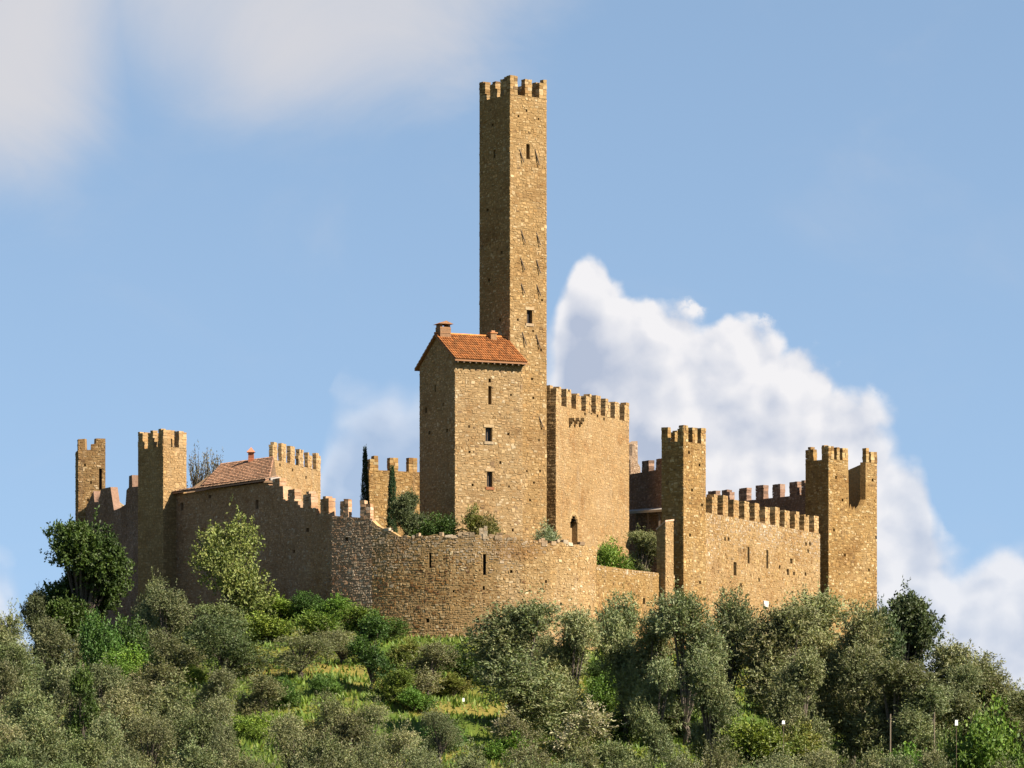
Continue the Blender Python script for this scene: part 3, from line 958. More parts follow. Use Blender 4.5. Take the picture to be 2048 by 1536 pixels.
def wall_bastion():
    L = [(744, 296.9), (775, 296.44), (800, 296.13), (850, 295.6), (900, 295.2), (950, 295.0), (1000, 295.0), (1050, 295.25), (1100, 295.8), (1150, 296.9), (1193, 298.4)]
    top = [22.6, 21.8, 21.35, 21.35, 21.3, 21.4, 21.2, 21.05, 20.85, 20.8, 20.7]
    pts = run_px(L)
    root = thing('bastion_wall', 'rounded rubble-stone bastion wall at the front, ragged along its top', 'wall', (pts[4].x, pts[4].y, 13), 'curtain walls')
    fs = [Face(a, b) for a, b in zip(pts, pts[1:])]
    ZT = {}
    for i, f in enumerate(fs):
        n = max(3, int(f.W / .35)); tab = []
        for j in range(n + 1):
            z = top[i] + (top[i + 1] - top[i]) * j / n
            tab.append((f.W * j / n, z + (R.uniform(-.12, .16) if 0 < j < n else 0)))
        ZT[i] = tab
    H = {}
    def add(px0, px1, y0, y1, kind, dp=.6):
        for i, f in enumerate(fs):
            if L[i][0] <= (px0 + px1) / 2 < L[i + 1][0]: H.setdefault(i, []).append(f.hole(px0, px1, y0, y1, dp, kind))
    add(858, 862.5, 1105, 1136, 'slit'); add(966, 972, 1108, 1150, 'slit'); add(852, 858.5, 1237, 1245, 'gap'); add(952, 958.5, 1236, 1246, 'gap')
    add(965.5, 969.5, 1172, 1180, 'gap'); add(1020, 1025, 1140, 1146, 'gap'); add(1090, 1094, 1160, 1166, 'gap'); add(905, 909, 1180, 1185, 'gap'); add(1120, 1124, 1205, 1211, 'gap')
    M = {}
    def mer(px0, px1, ytop):
        for i, f in enumerate(fs):
            m = (px0 + px1) / 2
            if L[i][0] <= m < L[i + 1][0]:
                u0, z0 = f.uz(px0, ytop); u1, z1 = f.uz(px1, ytop)
                zb = plin(ZT[i], (u0 + u1) / 2) - .2
                M.setdefault(i, []).append((u0, u1, zb, (z0 + z1) / 2 - zb))
    mer(958, 975, 1050); mer(925, 941, 1063); mer(1083, 1095, 1074); mer(992, 1004, 1064)
    wall_run(root, pts, [11.5] * len(pts), ZT, .8, PAL_RING, M_RING, False, H, COARSE, M, single=300, colfn=ring_col, mer_t=.5, mer_pal=PAL_GREY, ragged=.3)
    # loose coping stones
    for i, f in enumerate(fs):
        u = .1
        while u < f.W - .25:
            w = R.uniform(.2, .5)
            if R.random() < .62:
                z = plin(ZT[i], u + w / 2) - .08; mb = MB(); h = R.uniform(.14, .3)
                mb.box(f.at(u, z, .03), f.d.to_3d() * w, -f.n.to_3d() * R.uniform(.3, .6), Vector((0, 0, h)), pick(PAL_GREY), .045)
                mb.build('coping_stone', M_RING, root)
            u += w + R.uniform(0, .2)
    return pts


BA = wall_bastion()


def wall_low():
    L = [(1193.5, 298.45), (1250, 301.5), (1300, 304.3), (1349, 307.0)]
    pts = run_px(L)
    root = thing('low_wall', 'lower stretch of rubble wall between the rounded bastion and the right-hand tower', 'wall', (pts[0].x, pts[0].y, 12), 'curtain walls')
    fs = [Face(a, b) for a, b in zip(pts, pts[1:])]
    H = {1: [fs[1].hole(1286, 1290, 1196, 1208, .5, 'slit')]}
    def cf(f, u, z): return pick(PAL_GREY) if z > 18.9 + R.uniform(-.3, .5) else pick(PAL_RUIN)
    wall_run(root, pts, 11.0, [19.4, 19.3, 19.25, 19.2], .7, PAL_RUIN, M_RING, False, H, COARSE, None, single=120, colfn=cf)
    return pts


LO = wall_low()


def wall_right():
    A = Vector(px_xy(1404, 309.6)); B = Vector(px_xy(1640, 333.2))
    root = thing('battlemented_wall', 'sunlit battlemented curtain wall between the two right-hand towers', 'wall', (A.x, A.y, 12), 'curtain walls')
    f = Face(A, B); zt = 24.25
    us = f.uz(1424, 1000)[0]
    H = {0: [f.hole(1495, 1499, 1094, 1127, .5, 'slit'), f.hole(1532.5, 1536.5, 1100, 1137, .5, 'slit'), f.hole(1467, 1473, 1124, 1151, .6, 'slit'), f.hole(1580, 1585, 1117, 1127, .5, 'gap'),
             f.hole(1573, 1578, 1138, 1150, .5, 'gap')]}
    for (x, y) in ((1616, 1102), (1611, 1148), (1588, 1147), (1559, 1134), (1450, 1078), (1457, 1078), (1612, 1088), (1620, 1088), (1482, 1170), (1518, 1160)):
        H[0].append(f.hole(x - 1.8, x + 1.8, y - 3.5, y + 3.5, .35, 'gap'))
    mer = {0: even(f.W, 11, 1.12, zt, 1.5, start=us, end=.35)}
    def cf(ff, u, z):
        g = 1 / (1 + math.exp(-(z - 22.3 + math.sin(u) * .5) / .5))
        return pick(PAL_GREY) if R.random() < g * .5 else pick(PAL_KEEP if R.random() < .5 else PAL_RUIN)
    wall_run(root, [A, B], 11.0, zt, .6, PAL_KEEP, M_STONE, False, H, ROUGH, mer, single=200, colfn=cf)
    mb = MB(); u, z = f.uz(1530, 1210); mb.box(f.at(u - .45, z - .15, -.05), f.d.to_3d() * .95, f.n.to_3d() * .17, Vector((0, 0, .48)), (.62, .56, .46), .03)
    o = mb.build('pale_stone', M_SMOOTH, root); o['label'] = 'single pale block low in the wall'


wall_right()


def simple_wall(label, name, a, b, z0, zt, thick, pal, mers, single=0, prof=None, mt=M_STONE, mer_h=1.2, group=None, holes=None, stone=ROUGH, closed_q=None):
    A, B = Vector(px_xy(*a)), Vector(px_xy(*b))
    root = thing(name, label, 'wall', (A.x, A.y, z0), group)
    f = Face(A, B)
    top = {0: prof(f)} if prof else zt
    M = {0: mers(f)} if mers else None
    wall_run(root, [A, B], z0, top, thick, pal, mt, False, holes(f) if holes else None, stone, M, single=single, mer_t=min(thick, .5))
    return root


# far inner faces of the ring on the right
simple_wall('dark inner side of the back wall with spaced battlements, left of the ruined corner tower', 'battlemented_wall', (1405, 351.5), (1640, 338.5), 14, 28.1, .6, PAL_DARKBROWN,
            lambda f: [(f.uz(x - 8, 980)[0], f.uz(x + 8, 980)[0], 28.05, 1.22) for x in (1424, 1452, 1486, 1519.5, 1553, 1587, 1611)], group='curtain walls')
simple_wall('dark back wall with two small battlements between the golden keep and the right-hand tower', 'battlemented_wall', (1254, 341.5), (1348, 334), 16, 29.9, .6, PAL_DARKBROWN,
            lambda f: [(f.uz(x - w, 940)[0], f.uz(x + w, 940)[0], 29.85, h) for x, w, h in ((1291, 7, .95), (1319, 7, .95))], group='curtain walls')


def broken_stub():
    A, B = Vector(px_xy(1261, 346)), Vector(px_xy(1289, 350)); root = thing('broken_wall', 'broken jagged wall stub sticking up behind the right corner of the keep', 'wall', (A.x, A.y, 18))
    f = Face(A, B)
    wall_run(root, [A, B], 18.0, {0: [(0, 31.6), (.12 * f.W, 32.0), (.14 * f.W, 33.0), (.5 * f.W, 33.4), (.52 * f.W, 31.5), (.7 * f.W, 31.2), (.72 * f.W, 30.5), (f.W, 30.3)]}, .55, PAL_BROWN, M_STONE, False, None, ROUGH)


broken_stub()


def lean_to():
    root = thing('lean_to_shed', 'thin grey slab roof of a low lean-to in the shade right of the keep', 'shed', (11, 338, 20))
    P0, P1 = px_xy(1262, 340.3), px_xy(1348, 333.4)
    n = Vector((P1[1] - P0[1], P0[0] - P1[0], 0)).normalized()
    a, b = Vector((*P0, ZZ(1024, 340.3))), Vector((*P1, ZZ(1018, 333.4)))
    h = Vector((0, 0, .2)); fall = n * 1.1 - Vector((0, 0, .25)); mb = MB()
    mb.hexa([a + fall, b + fall, b, a, a + fall + h, b + fall + h, b + h, a + h])
    mb.build('roof', M_LEAD, root)
    for i in range(4):
        p = a.lerp(b, .1 + i * .26) + fall * .8; mb = MB()
        mb.box((p.x - .08, p.y - .08, 17.0), (.16, 0, 0), (0, .16, 0), (0, 0, p.z + .05 - 17.0)); mb.build('post', M_WOOD, root)


lean_to()


def gate_stub():
    c = rect(1331, 305.0, 50, 1.0, .85)
    root = thing('wall_pier', 'sloping tile-capped end of a wall with sunlit right side, against the right-hand tower', 'wall', (c[1].x, c[1].y, 17))
    wall_run(root, c, 15.5, {0: [(0, 22.5), (.85, 23.1)], 1: [(0, 23.1), (1.0, 23.25)], 2: [(0, 23.25), (.85, 22.65)], 3: [(0, 22.65), (1.0, 22.5)]}, .2, PAL_KEEP, M_STONE, True, None, ROUGH, None, single=40)
    m = sum((v for v in c), Vector((0, 0))) / 4
    for i in range(4):
        q0, q1 = i / 4, (i + .97) / 4; mb = MB()
        e = [m + (v - m) * 1.08 for v in c]; zz = [22.52, 23.12, 23.27, 22.67]
        L0 = lambda a, b, f: (a[0] * (1 - f) + b[0] * f, a[1] * (1 - f) + b[1] * f, a[2] * (1 - f) + b[2] * f)
        p = [(*e[j], zz[j]) for j in range(4)]
        low = [L0(p[0], p[1], q0), L0(p[0], p[1], q1), L0(p[3], p[2], q1), L0(p[3], p[2], q0)]
        mb.hexa([*low, *[(x, y, z + .12) for x, y, z in low]], jc((.40, .25, .17)), 0)
        mb.build('cap_tile', M_TILE_OLD, root)


gate_stub()

# left part
simple_wall('short sunlit crest of wall seen over the ruined far-left wall', 'broken_wall', (221, 343), (252, 347), 15, 30, .5, PAL_GREY, None,
            prof=lambda f: [(0, 28.9), (.35, 28.9), (.37, 28.3), (.8, 28.2), (f.W, 27.6)], mt=M_STONE)
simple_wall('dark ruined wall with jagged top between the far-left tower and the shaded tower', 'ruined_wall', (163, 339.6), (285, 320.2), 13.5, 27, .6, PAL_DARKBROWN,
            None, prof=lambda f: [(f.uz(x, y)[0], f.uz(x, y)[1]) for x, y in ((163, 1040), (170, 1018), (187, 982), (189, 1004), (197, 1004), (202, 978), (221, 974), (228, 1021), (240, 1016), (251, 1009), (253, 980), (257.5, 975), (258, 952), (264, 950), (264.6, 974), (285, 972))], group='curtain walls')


def wall_g():
    A = Vector(px_xy(545, 333.5)); B = Vector(px_xy(641, 344.6))
    root = thing('battlemented_wall', 'sunlit battlemented inner wall rising right of the red tiled lean-to', 'wall', (A.x, A.y, 20), 'curtain walls')
    f = Face(A, B)
    H = {0: [f.hole(x - 1.5, x + 1.5, y - 3, y + 3, .3, 'gap') for x, y in ((560, 930), (585, 940), (612, 955), (598, 915))]}
    wall_run(root, [A, B], 18.5, 30.5, .3, PAL_KEEP, M_SMOOTH, False, H, FINE, {0: even(f.W, 6, 1.15, 30.45, 1.5)}, single=60)


wall_g()
simple_wall('brown sunlit wall with three battlements left of the red-roofed house', 'battlemented_wall', (738, 335), (850, 337.5), 18, 29.75, .5, PAL_RUIN,
            lambda f: [(f.uz(x - 8.5, 930)[0], f.uz(x + 8.5, 930)[0], 29.7, 1.22) for x in (748, 788, 826)], group='curtain walls', single=60)


# tiled house behind the shaded wall
def tiled_house():
    e0 = Vector((*px_xy(346, 318.0), 26.30)); e1 = Vector((*px_xy(537, 306.1), 26.33))
    b0 = Vector((*px_xy(404, 315.2), 26.6)); b1 = Vector((*px_xy(540, 307.3), 26.6))
    r0 = Vector((*px_xy(443, 320.5), ZZ(931, 320.5))); r1 = Vector((*px_xy(548, 315.2), ZZ(917, 315.2)))
    root = thing('tiled_lean_to', 'weathered reddish tiled roof of a building behind the shaded wall', 'building', (e0.x, e0.y, 20))
    up = Vector((0, 0, .10)); cc = (.25, .13, .08)
    n = (e1 - e0).normalized(); outw = Vector((n.y, -n.x, 0))
    mb = MB()
    mb.hexa([b0, b1, r1, r0, b0 + up, b1 + up, r1 + up, r0 + up], cc)
    # eave strip that covers the wall head
    s0, s1 = e0 + outw * .28 + Vector((0, 0, -.02)), e1 + outw * .28 + Vector((0, 0, -.02))
    t0, t1 = e0 - outw * .9 + Vector((0, 0, .30)), e1 - outw * .9 + Vector((0, 0, .30))
    mb.hexa([s0, s1, t1, t0, s0 + up, s1 + up, t1 + up, t0 + up], cc)
    roof = mb.build('roof', M_TILE_OLD, root)
    tb = MB()
    tile_roof(tb, b0 + up, b1 + up, r0 + up, r1 + up, (0.225, 0.118, 0.066), .21, .42, .09)
    tile_roof(tb, s0 + up, s1 + up, t0 + up, t1 + up, (0.225, 0.13, 0.078), .21, .42, .09)
    o = tb.build('roof_tile', M_TILE_OLD, roof, base=root_loc(root)); o['kind'] = 'stuff'
    # body under it
    mb = MB(); k = -outw * 7
    lo = lambda v: Vector((v.x, v.y, 19.5))
    w0, w1 = e0 - outw * .8, e1 - outw * .8
    mb.hexa([lo(w0), lo(w1), lo(r1), lo(r0), w0 - Vector((0, 0, .1)), w1 - Vector((0, 0, .1)), r1 - Vector((0, 0, .02)), r0 - Vector((0, 0, .02))], (.3, .2, .11))
    mb.build('wall', M_STONE, root)
    mb = MB()     # whitewashed end under the verge
    q0, q1 = e1 + Vector((0, 0, .05)) - outw * .1 - n * .1, e1 - outw * 1.0 + Vector((0, 0, .05)) - n * .1
    mb.hexa([q0, q0 + n * .25, q1 + n * .25, q1, q0 + Vector((0, 0, .2)), q0 + n * .25 + Vector((0, 0, .2)), q1 + n * .25 + Vector((0, 0, .3)), q1 + Vector((0, 0, .3))], (.66, .64, .60))
    mb.build('verge', M_LEAD, root)
    # chimney
    p = r0.lerp(r1, .66) + outw * .45 - Vector((0, 0, .35)); mb = MB()
    for i in range(5):
        mb.box(p + Vector((-.22, -.22, i * .2)), (.44, 0, 0), (0, .44, 0), (0, 0, .19), jc((.34, .12, .06)), .012)
    ch = mb.build('chimney', M_SMOOTH, root)
    mb = MB(); tp = p + Vector((0, 0, 1.0)); e = .34
    mb.poly([tp + Vector((-e, -e, 0)), tp + Vector((e, -e, 0)), tp + Vector((0, 0, .42))], (.4, .14, .07)); mb.poly([tp + Vector((e, -e, 0)), tp + Vector((e, e, 0)), tp + Vector((0, 0, .42))], (.4, .14, .07))
    mb.poly([tp + Vector((e, e, 0)), tp + Vector((-e, e, 0)), tp + Vector((0, 0, .42))], (.4, .14, .07)); mb.poly([tp + Vector((-e, e, 0)), tp + Vector((-e, -e, 0)), tp + Vector((0, 0, .42))], (.4, .14, .07))
    mb.poly([tp + Vector((-e, -e, 0)), tp + Vector((-e, e, 0)), tp + Vector((e, e, 0)), tp + Vector((e, -e, 0))], (.3, .12, .06))
    mb.build('chimney_cap', M_TILE_OLD, ch, base=root_loc(root))


tiled_house()


# ground inside the ring
def court_z(x, y):
    t = max(0.0, min(1.0, (x - 4.6) / 1.6)); t = t * t * (3 - 2 * t)
    return 20.25 * (1 - t) + 18.75 * t + 0.08 * math.sin(x * 1.3 + y * .9) + .06 * math.sin(x * .7 - y * 1.7)


def courtyard():
    ring = [v + Vector((.35, .45)) for v in SH] + [v + Vector((0, .5)) for v in BA[1:]] + [v + Vector((-.3, .5)) for v in LO[1:]] + [Vector((13.5, 318)), Vector((22, 335)), Vector((10, 349)), Vector((-18, 349)), Vector((-25, 338))]
    def inside(x, y):
        r = False
        for a, b in zip(ring, ring[1:] + ring[:1]):
            if (a.y > y) != (b.y > y) and x < (b.x - a.x) * (y - a.y) / (b.y - a.y) + a.x: r = not r
        return r
    idx, vs, fs = {}, [], []
    def vid(i, j):
        if (i, j) not in idx:
            x, y = -30 + i * .7, 292 + j * .7; idx[(i, j)] = len(vs); vs.append((x, y, court_z(x, y)))
        return idx[(i, j)]
    for i in range(80):
        for j in range(84):
            if inside(-30 + (i + .5) * .7, 292 + (j + .5) * .7): fs.append((vid(i, j), vid(i + 1, j), vid(i + 1, j + 1), vid(i, j + 1)))
    me = bpy.data.meshes.new('courtyard'); me.from_pydata(vs, [], fs)
    me.materials.append(M_GROUND); o = bpy.data.objects.new('courtyard', me); col.objects.link(o); o['kind'] = 'structure'; o['label'] = 'grassy ground inside the castle ring'


courtyard()

# ------------------------------------------------------------------ vegetation
G = np.random.default_rng(11)


def unit(a): return a / np.maximum(1e-6, np.linalg.norm(a, axis=-1, keepdims=True))


def leaf_mesh(name, starts, dirs, lens, per, ll, lw, cols, spread=.8, follow=.6, jitter=.04, var=.22):
    T = len(starts)
    t = G.uniform(.08, 1, (T, per, 1))
    p = starts[:, None] + dirs[:, None] * lens[:, None, None] * t + G.normal(0, jitter, (T, per, 3))
    d = unit(dirs[:, None] * follow + G.normal(0, spread, (T, per, 3)))
    s = unit(np.cross(d, G.normal(0, 1, (T, per, 3))))
    L = (ll * G.uniform(.65, 1.3, (T, per, 1))); Wd = lw * G.uniform(.7, 1.3, (T, per, 1)) * .5
    v = np.stack([p, p + d * L * .5 + s * Wd, p + d * L, p + d * L * .5 - s * Wd], axis=2).reshape(-1, 3)
    c = cols[:, None] * G.uniform(1 - var, 1 + var, (T, per, 1)) * (1 + G.normal(0, .05, (T, per, 3)))
    c = np.repeat(c.reshape(-1, 3), 4, axis=0)
    n = len(v) // 4
    return fast_mesh(name, v, np.arange(n * 4).reshape(n, 4), c, M_LEAF)


def fast_mesh(name, v, f, c, m):
    me = bpy.data.meshes.new(name)
    k = f.shape[1]
    me.vertices.add(len(v)); me.vertices.foreach_set('co', v.astype(np.float32).ravel())
    me.loops.add(f.size); me.loops.foreach_set('vertex_index', f.astype(np.int32).ravel())
    me.polygons.add(len(f)); me.polygons.foreach_set('loop_start', (np.arange(len(f)) * k).astype(np.int32))
    me.update(calc_edges=True)
    a = me.color_attributes.new('Col', 'FLOAT_COLOR', 'POINT')
    arr = np.ones((len(v), 4), np.float32); arr[:, :3] = np.clip(c, 0, 1); a.data.foreach_set('color', arr.ravel())
    me.materials.append(m); me.validate(); me.update()
    return me


def plant(seed, h, w, lobes, twigs, per, tl, ll, lw, base_cols, up=.5, trunk_h=.25, trunk_r=.16, low=.2, shoots=0, lobe_r=(.34, .5), bark=True, round_=.5, spread=.8):
    """a woody plant of height h, width w -> (trunk mesh, crown mesh)"""
    global G
    G = np.random.default_rng(seed); rr = random.Random(seed)
    cs, rs = [], []
    for i in range(lobes):
        a = 2 * math.pi * (i * .618 + rr.random() * .12)
        zc = low + (1 - low) * (.18 + .72 * ((i * .377 + rr.random() * .2) % 1))
        zr = (zc - low) / (1 - low)
        rad = w / 2 * math.sqrt(max(.05, 1 - (abs(zr - .42) / .66) ** 2)) * rr.uniform(.25, .72)
        cs.append((math.cos(a) * rad, math.sin(a) * rad, zc * h)); rs.append(w / 2 * rr.uniform(*lobe_r))
    cs, rs = np.array(cs), np.array(rs)
    idx = G.integers(0, lobes, twigs)
    dirs = unit(G.normal(0, 1, (twigs, 3)))
    rad = rs[idx][:, None] * G.uniform(0, 1, (twigs, 1)) ** round_
    st = cs[idx] + dirs * rad * np.array([1, 1, 1.1])
    st[:, 2] = np.clip(st[:, 2], low * h * .6, h * .93)
    d = unit(dirs * .8 + np.array([0, 0, up]) + G.normal(0, .35, (twigs, 3)))
    lens = tl * G.uniform(.6, 1.25, twigs)
    bc = np.array(base_cols); lob_c = bc[G.integers(0, len(bc), lobes)]
    cols = (lob_c * G.uniform(.78, 1.22, (lobes, 1)))[idx] * .75 + bc[G.integers(0, len(bc), twigs)] * .25
    cols = cols * G.uniform(.85, 1.15, (twigs, 1))
    if shoots:
        k = G.integers(0, twigs, shoots)
        st2 = cs[idx[k]] + np.array([0, 0, 1]) * rs[idx[k]][:, None] * .9 + G.normal(0, .22, (shoots, 3)) * rs[idx[k]][:, None]
        d2 = unit(np.array([0, 0, 1.0]) + G.normal(0, .18, (shoots, 3)))
        st, d, lens, cols = np.concatenate([st, st2]), np.concatenate([d, d2]), np.concatenate([lens, tl * G.uniform(1.0, 1.9, shoots)]), np.concatenate([cols, cols[k] * 1.08])
    crown = leaf_mesh('crown', st, d, lens, per, ll, lw, cols, spread)
    mb = MB()
    th = trunk_h * h; top = Vector((rr.uniform(-.1, .1), rr.uniform(-.1, .1), th))
    mb.tube([(0, 0, -.6), (.03, 0, th * .3), (-.03, .03, th * .7), top], [trunk_r * 1.35, trunk_r * 1.05, trunk_r * .9, trunk_r * .8], 8)
    for c, r in zip(cs, rs):
        c = Vector(c); m = top.lerp(c, .5) + Vector((0, 0, .1 * h * .3))
        mb.tube([top - Vector((0, 0, .05)), m, c], [trunk_r * .55, trunk_r * .35, trunk_r * .12], 5)
    me = bpy.data.meshes.new('trunk'); me.from_pydata(mb.v, [], mb.f); me.materials.append(M_BARK); me.update()
    co = np.empty(len(crown.vertices) * 3, np.float32); crown.vertices.foreach_get('co', co); co = co.reshape(-1, 3)
    return me, crown, float(np.percentile(co[:, 2], 99.6)), float(2 * np.percentile(np.abs(co[:, 0]), 98))


OLIVE = [(0.102, 0.112, 0.044), (0.130, 0.138, 0.062), (0.083, 0.095, 0.038), (0.116, 0.118, 0.048)]
OLIVE_G = [(0.085, 0.105, 0.036), (0.11, 0.125, 0.048), (0.07, 0.088, 0.035)]
OLIVE_L = [(0.128, 0.134, 0.056), (0.155, 0.16, 0.074), (0.105, 0.112, 0.05)]
KIND = {}
for i in range(5):
    KIND['olive%d' % i] = plant(100 + i, 5.2, 4.4, [10, 12, 14, 11, 16][i], 1150, 13, .58, [.17, .15, .2, .16, .14][i], [.058, .06, .064, .062, .056][i], [OLIVE, OLIVE_L, OLIVE, OLIVE_G, OLIVE_L][i], .45, .16, .17, .04, 40, (.28, .44))
for i in range(3):
    KIND['tall%d' % i] = plant(140 + i, 8.0, 4.4, 22, 2200, 13, .70, .20, .066, [(a * 1.2, b * 1.2, c * 1.25) for a, b, c in OLIVE], .55, .12, .2, .0, 60, (.28, .42))
KIND['holm'] = plant(200, 8.5, 6.5, 70, 5200, 14, .55, .20, .105, [(0.032, 0.053, 0.009), (0.045, 0.070, 0.012), (0.024, 0.042, 0.008)], .25, .2, .25, .06, 20, (.20, .32))
KIND['holm1'] = plant(203, 7.5, 5.4, 44, 2900, 13, .6, .2, .095, [(0.058, 0.076, 0.028), (0.074, 0.092, 0.036), (0.046, 0.062, 0.024)], .35, .15, .2, .05, 40, (.20, .32))
KIND['pale'] = plant(210, 7.5, 5.6, 30, 1250, 11, .75, .20, .11, [(0.125, 0.150, 0.036), (0.155, 0.175, 0.045), (0.095, 0.118, 0.03)], .7, .22, .10, .10, 70, (.30, .46))
for i in range(3):
    KIND['shrub%d' % i] = plant(220 + i, 2.6, 3.2, 11, 700, 12, .42, .15, .075, [[(0.085, 0.135, 0.016), (0.11, 0.155, 0.02), (0.065, 0.105, 0.014)], [(0.055, 0.095, 0.014), (0.072, 0.115, 0.018), (0.04, 0.072, 0.012)], [(0.13, 0.13, 0.022), (0.10, 0.115, 0.02), (0.15, 0.135, 0.03)]][i], .7, .1, .07, .03, 80, (.34, .5))
KIND['column'] = plant(230, 6.5, 2.6, 15, 900, 12, .5, .18, .085, [(0.045, 0.085, 0.014), (0.065, 0.115, 0.018), (0.03, 0.06, 0.012)], .6, .15, .12, .05, 60, (.34, .5))
KIND['flower'] = plant(240, 3.0, 3.4, 11, 520, 11, .55, .2, .06, [(0.085, 0.10, 0.03), (0.12, 0.125, 0.05), (0.28, 0.27, 0.16)], .6, .1, .08, .03, 60, (.34, .5))
KIND['spiky'] = plant(250, 1.8, 2.4, 8, 420, 9, .5, .26, .05, [(0.10, 0.115, 0.055), (0.13, 0.14, 0.07)], .5, .05, .05, .03, 60, (.3, .5))


def cypress():
    global G
    G = np.random.default_rng(300)
    T = 900; z = G.uniform(.02, .97, T); a = G.uniform(0, 2 * math.pi, T)
    r = .50 * np.minimum(1, (z / .12)) * (1 - z ** 2.2) * G.uniform(.3, 1, T) ** .5 + .02
    st = np.stack([np.cos(a) * r, np.sin(a) * r, z * 5.2], 1)
    d = unit(np.stack([np.cos(a) * .25, np.sin(a) * .25, np.ones(T)], 1) + G.normal(0, .08, (T, 3)))
    cols = np.array([(0.018, 0.034, 0.012), (0.026, 0.045, 0.015)])[G.integers(0, 2, T)]
    crown = leaf_mesh('crown', st, d, .4 * G.uniform(.6, 1.2, T), 10, .14, .05, cols, .35, 1.0)
    mb = MB(); mb.tube([(0, 0, -.4), (0, 0, 2.5), (0, 0, 4.6)], [.1, .06, .02], 6)
    me = bpy.data.meshes.new('trunk'); me.from_pydata(mb.v, [], mb.f); me.materials.append(M_BARK); me.update()
    return me, crown, 5.4, 1.0


def bare():
    """thin, nearly leafless upright branches"""
    rr = random.Random(5); mb = MB(); st, ds, ln = [], [], []
    for i in range(60):
        a = rr.uniform(0, 6.28); b = rr.uniform(.0, .9)
        p = Vector((math.cos(a) * b * .25, math.sin(a) * b * .25, 1.0)); e = Vector((math.cos(a) * b * 1.8, math.sin(a) * b * 1.8, rr.uniform(3.2, 5.0)))
        mb.tube([p, p.lerp(e, .5) + Vector((rr.uniform(-.1, .1), rr.uniform(-.1, .1), .1)), e], [.07, .045, .018], 5)
        for j in range(9):
            q = p.lerp(e, rr.uniform(.3, 1)); w = Vector((rr.uniform(-.4, .4), rr.uniform(-.4, .4), rr.uniform(.5, 1.0)))
            mb.tube([q, q + w * .8], [.02, .010], 4)
            st.append(q); ds.append(w.normalized()); ln.append(.8)
    mb.tube([(0, 0, -.5), (0, 0, 1.2)], [.2, .14], 7)
    me = bpy.data.meshes.new('trunk'); me.from_pydata(mb.v, [], mb.f); me.materials.append(M_BARK); me.update()
    crown = leaf_mesh('crown', np.array(st), np.array(ds), np.array(ln), 16, .12, .05, np.tile(np.array([[.10, .088, .05]]), (len(st), 1)), .6)
    return me, crown, 5.6, 3.8


KIND['cypress'] = cypress(); KIND['bare'] = bare()


def place(kind, name, label, cat, px, Y, ytop, wpx, group=None, z=None, rot=None, push=0.0):
    tr, cr, h, w = KIND[kind]
    x = (px - CX) / FPX * Y
    gz = ground_z(x, Y) if z is None else z
    hh = max(.6, ZZ(ytop, Y) - gz)
    sw = wpx / FPX * Y / w
    o = thing(name, label, cat, (x, Y, gz - .05), group)
    o.scale = (sw, sw, hh / h)
    o.rotation_euler = (0, 0, rot if rot is not None else R.uniform(0, 6.28))
    for nm, me in (('trunk', tr), ('crown', cr)):
        c = bpy.data.objects.new(nm, me); col.objects.link(c); c.parent = o
    return o


GRP_O, GRP_T, GRP_S = 'olive trees of the grove', 'tall olive trees below the wall', 'shrubs on the slope'
# trees that stand out
place('holm', 'evergreen_tree', 'large dark green evergreen tree at the far left below the ruined tower', 'tree', 163, 311, 1050, 166, None, 12.3)
place('holm1', 'evergreen_tree', 'small dark bushy tree at the left foot of the large evergreen', 'tree', 82, 309, 1185, 72)
place('pale', 'leafy_tree', 'airy yellow-green tree standing before the dark shaded wall', 'tree', 468, 297, 1030, 142)
place('holm1', 'evergreen_tree', 'dark green broad-leaved tree at the right end of the tall olives, against the sky', 'tree', 1800, 262, 1192, 150)
place('holm1', 'evergreen_tree', 'dark evergreen half hidden left of the broad-leaved tree by the ruined corner tower', 'tree', 1748, 258, 1222, 110)
place('cypress', 'cypress_tree', 'slim dark cypress against the sky left of the brown battlements', 'tree', 730, 322, 893, 17, 'cypresses inside the wall', 20)
place('cypress', 'cypress_tree', 'second dark cypress in front of the brown battlements, beside the dark bush', 'tree', 784, 312, 930, 20, 'cypresses inside the wall', 20)
place('bare', 'bare_tree', 'nearly leafless tree behind the shaded tower and the tiled roof', 'tree', 412, 326, 890, 95, None, 20)
place('holm1', 'dark_shrub', 'dark green bush in the shade at the foot of the house', 'shrub', 822, 309, 985, 72, None, 20.2)
place('shrub1', 'courtyard_shrub', 'low green hedge-like bush on the wall top at the corner of the house', 'shrub', 868, 301, 1028, 92, None, 20.6)
place('shrub2', 'courtyard_shrub', 'broad olive-green bush before the sunlit side of the house', 'shrub', 958, 300, 1010, 70, None, 20.6)
place('spiky', 'courtyard_shrub', 'grey-green spiky bush on the wall left of the keep door', 'shrub', 1092, 301, 1043, 66, None, 20.2)
place('shrub0', 'courtyard_shrub', 'bright green upright bush at the foot of the keep, right of the door', 'shrub', 1225, 306, 1078, 74, None, 18.6)
place('tall0', 'courtyard_olive', 'grey-green olive bush behind the low wall, left of the right-hand tower', 'tree', 1285, 308, 1062, 70, None, 18.4)

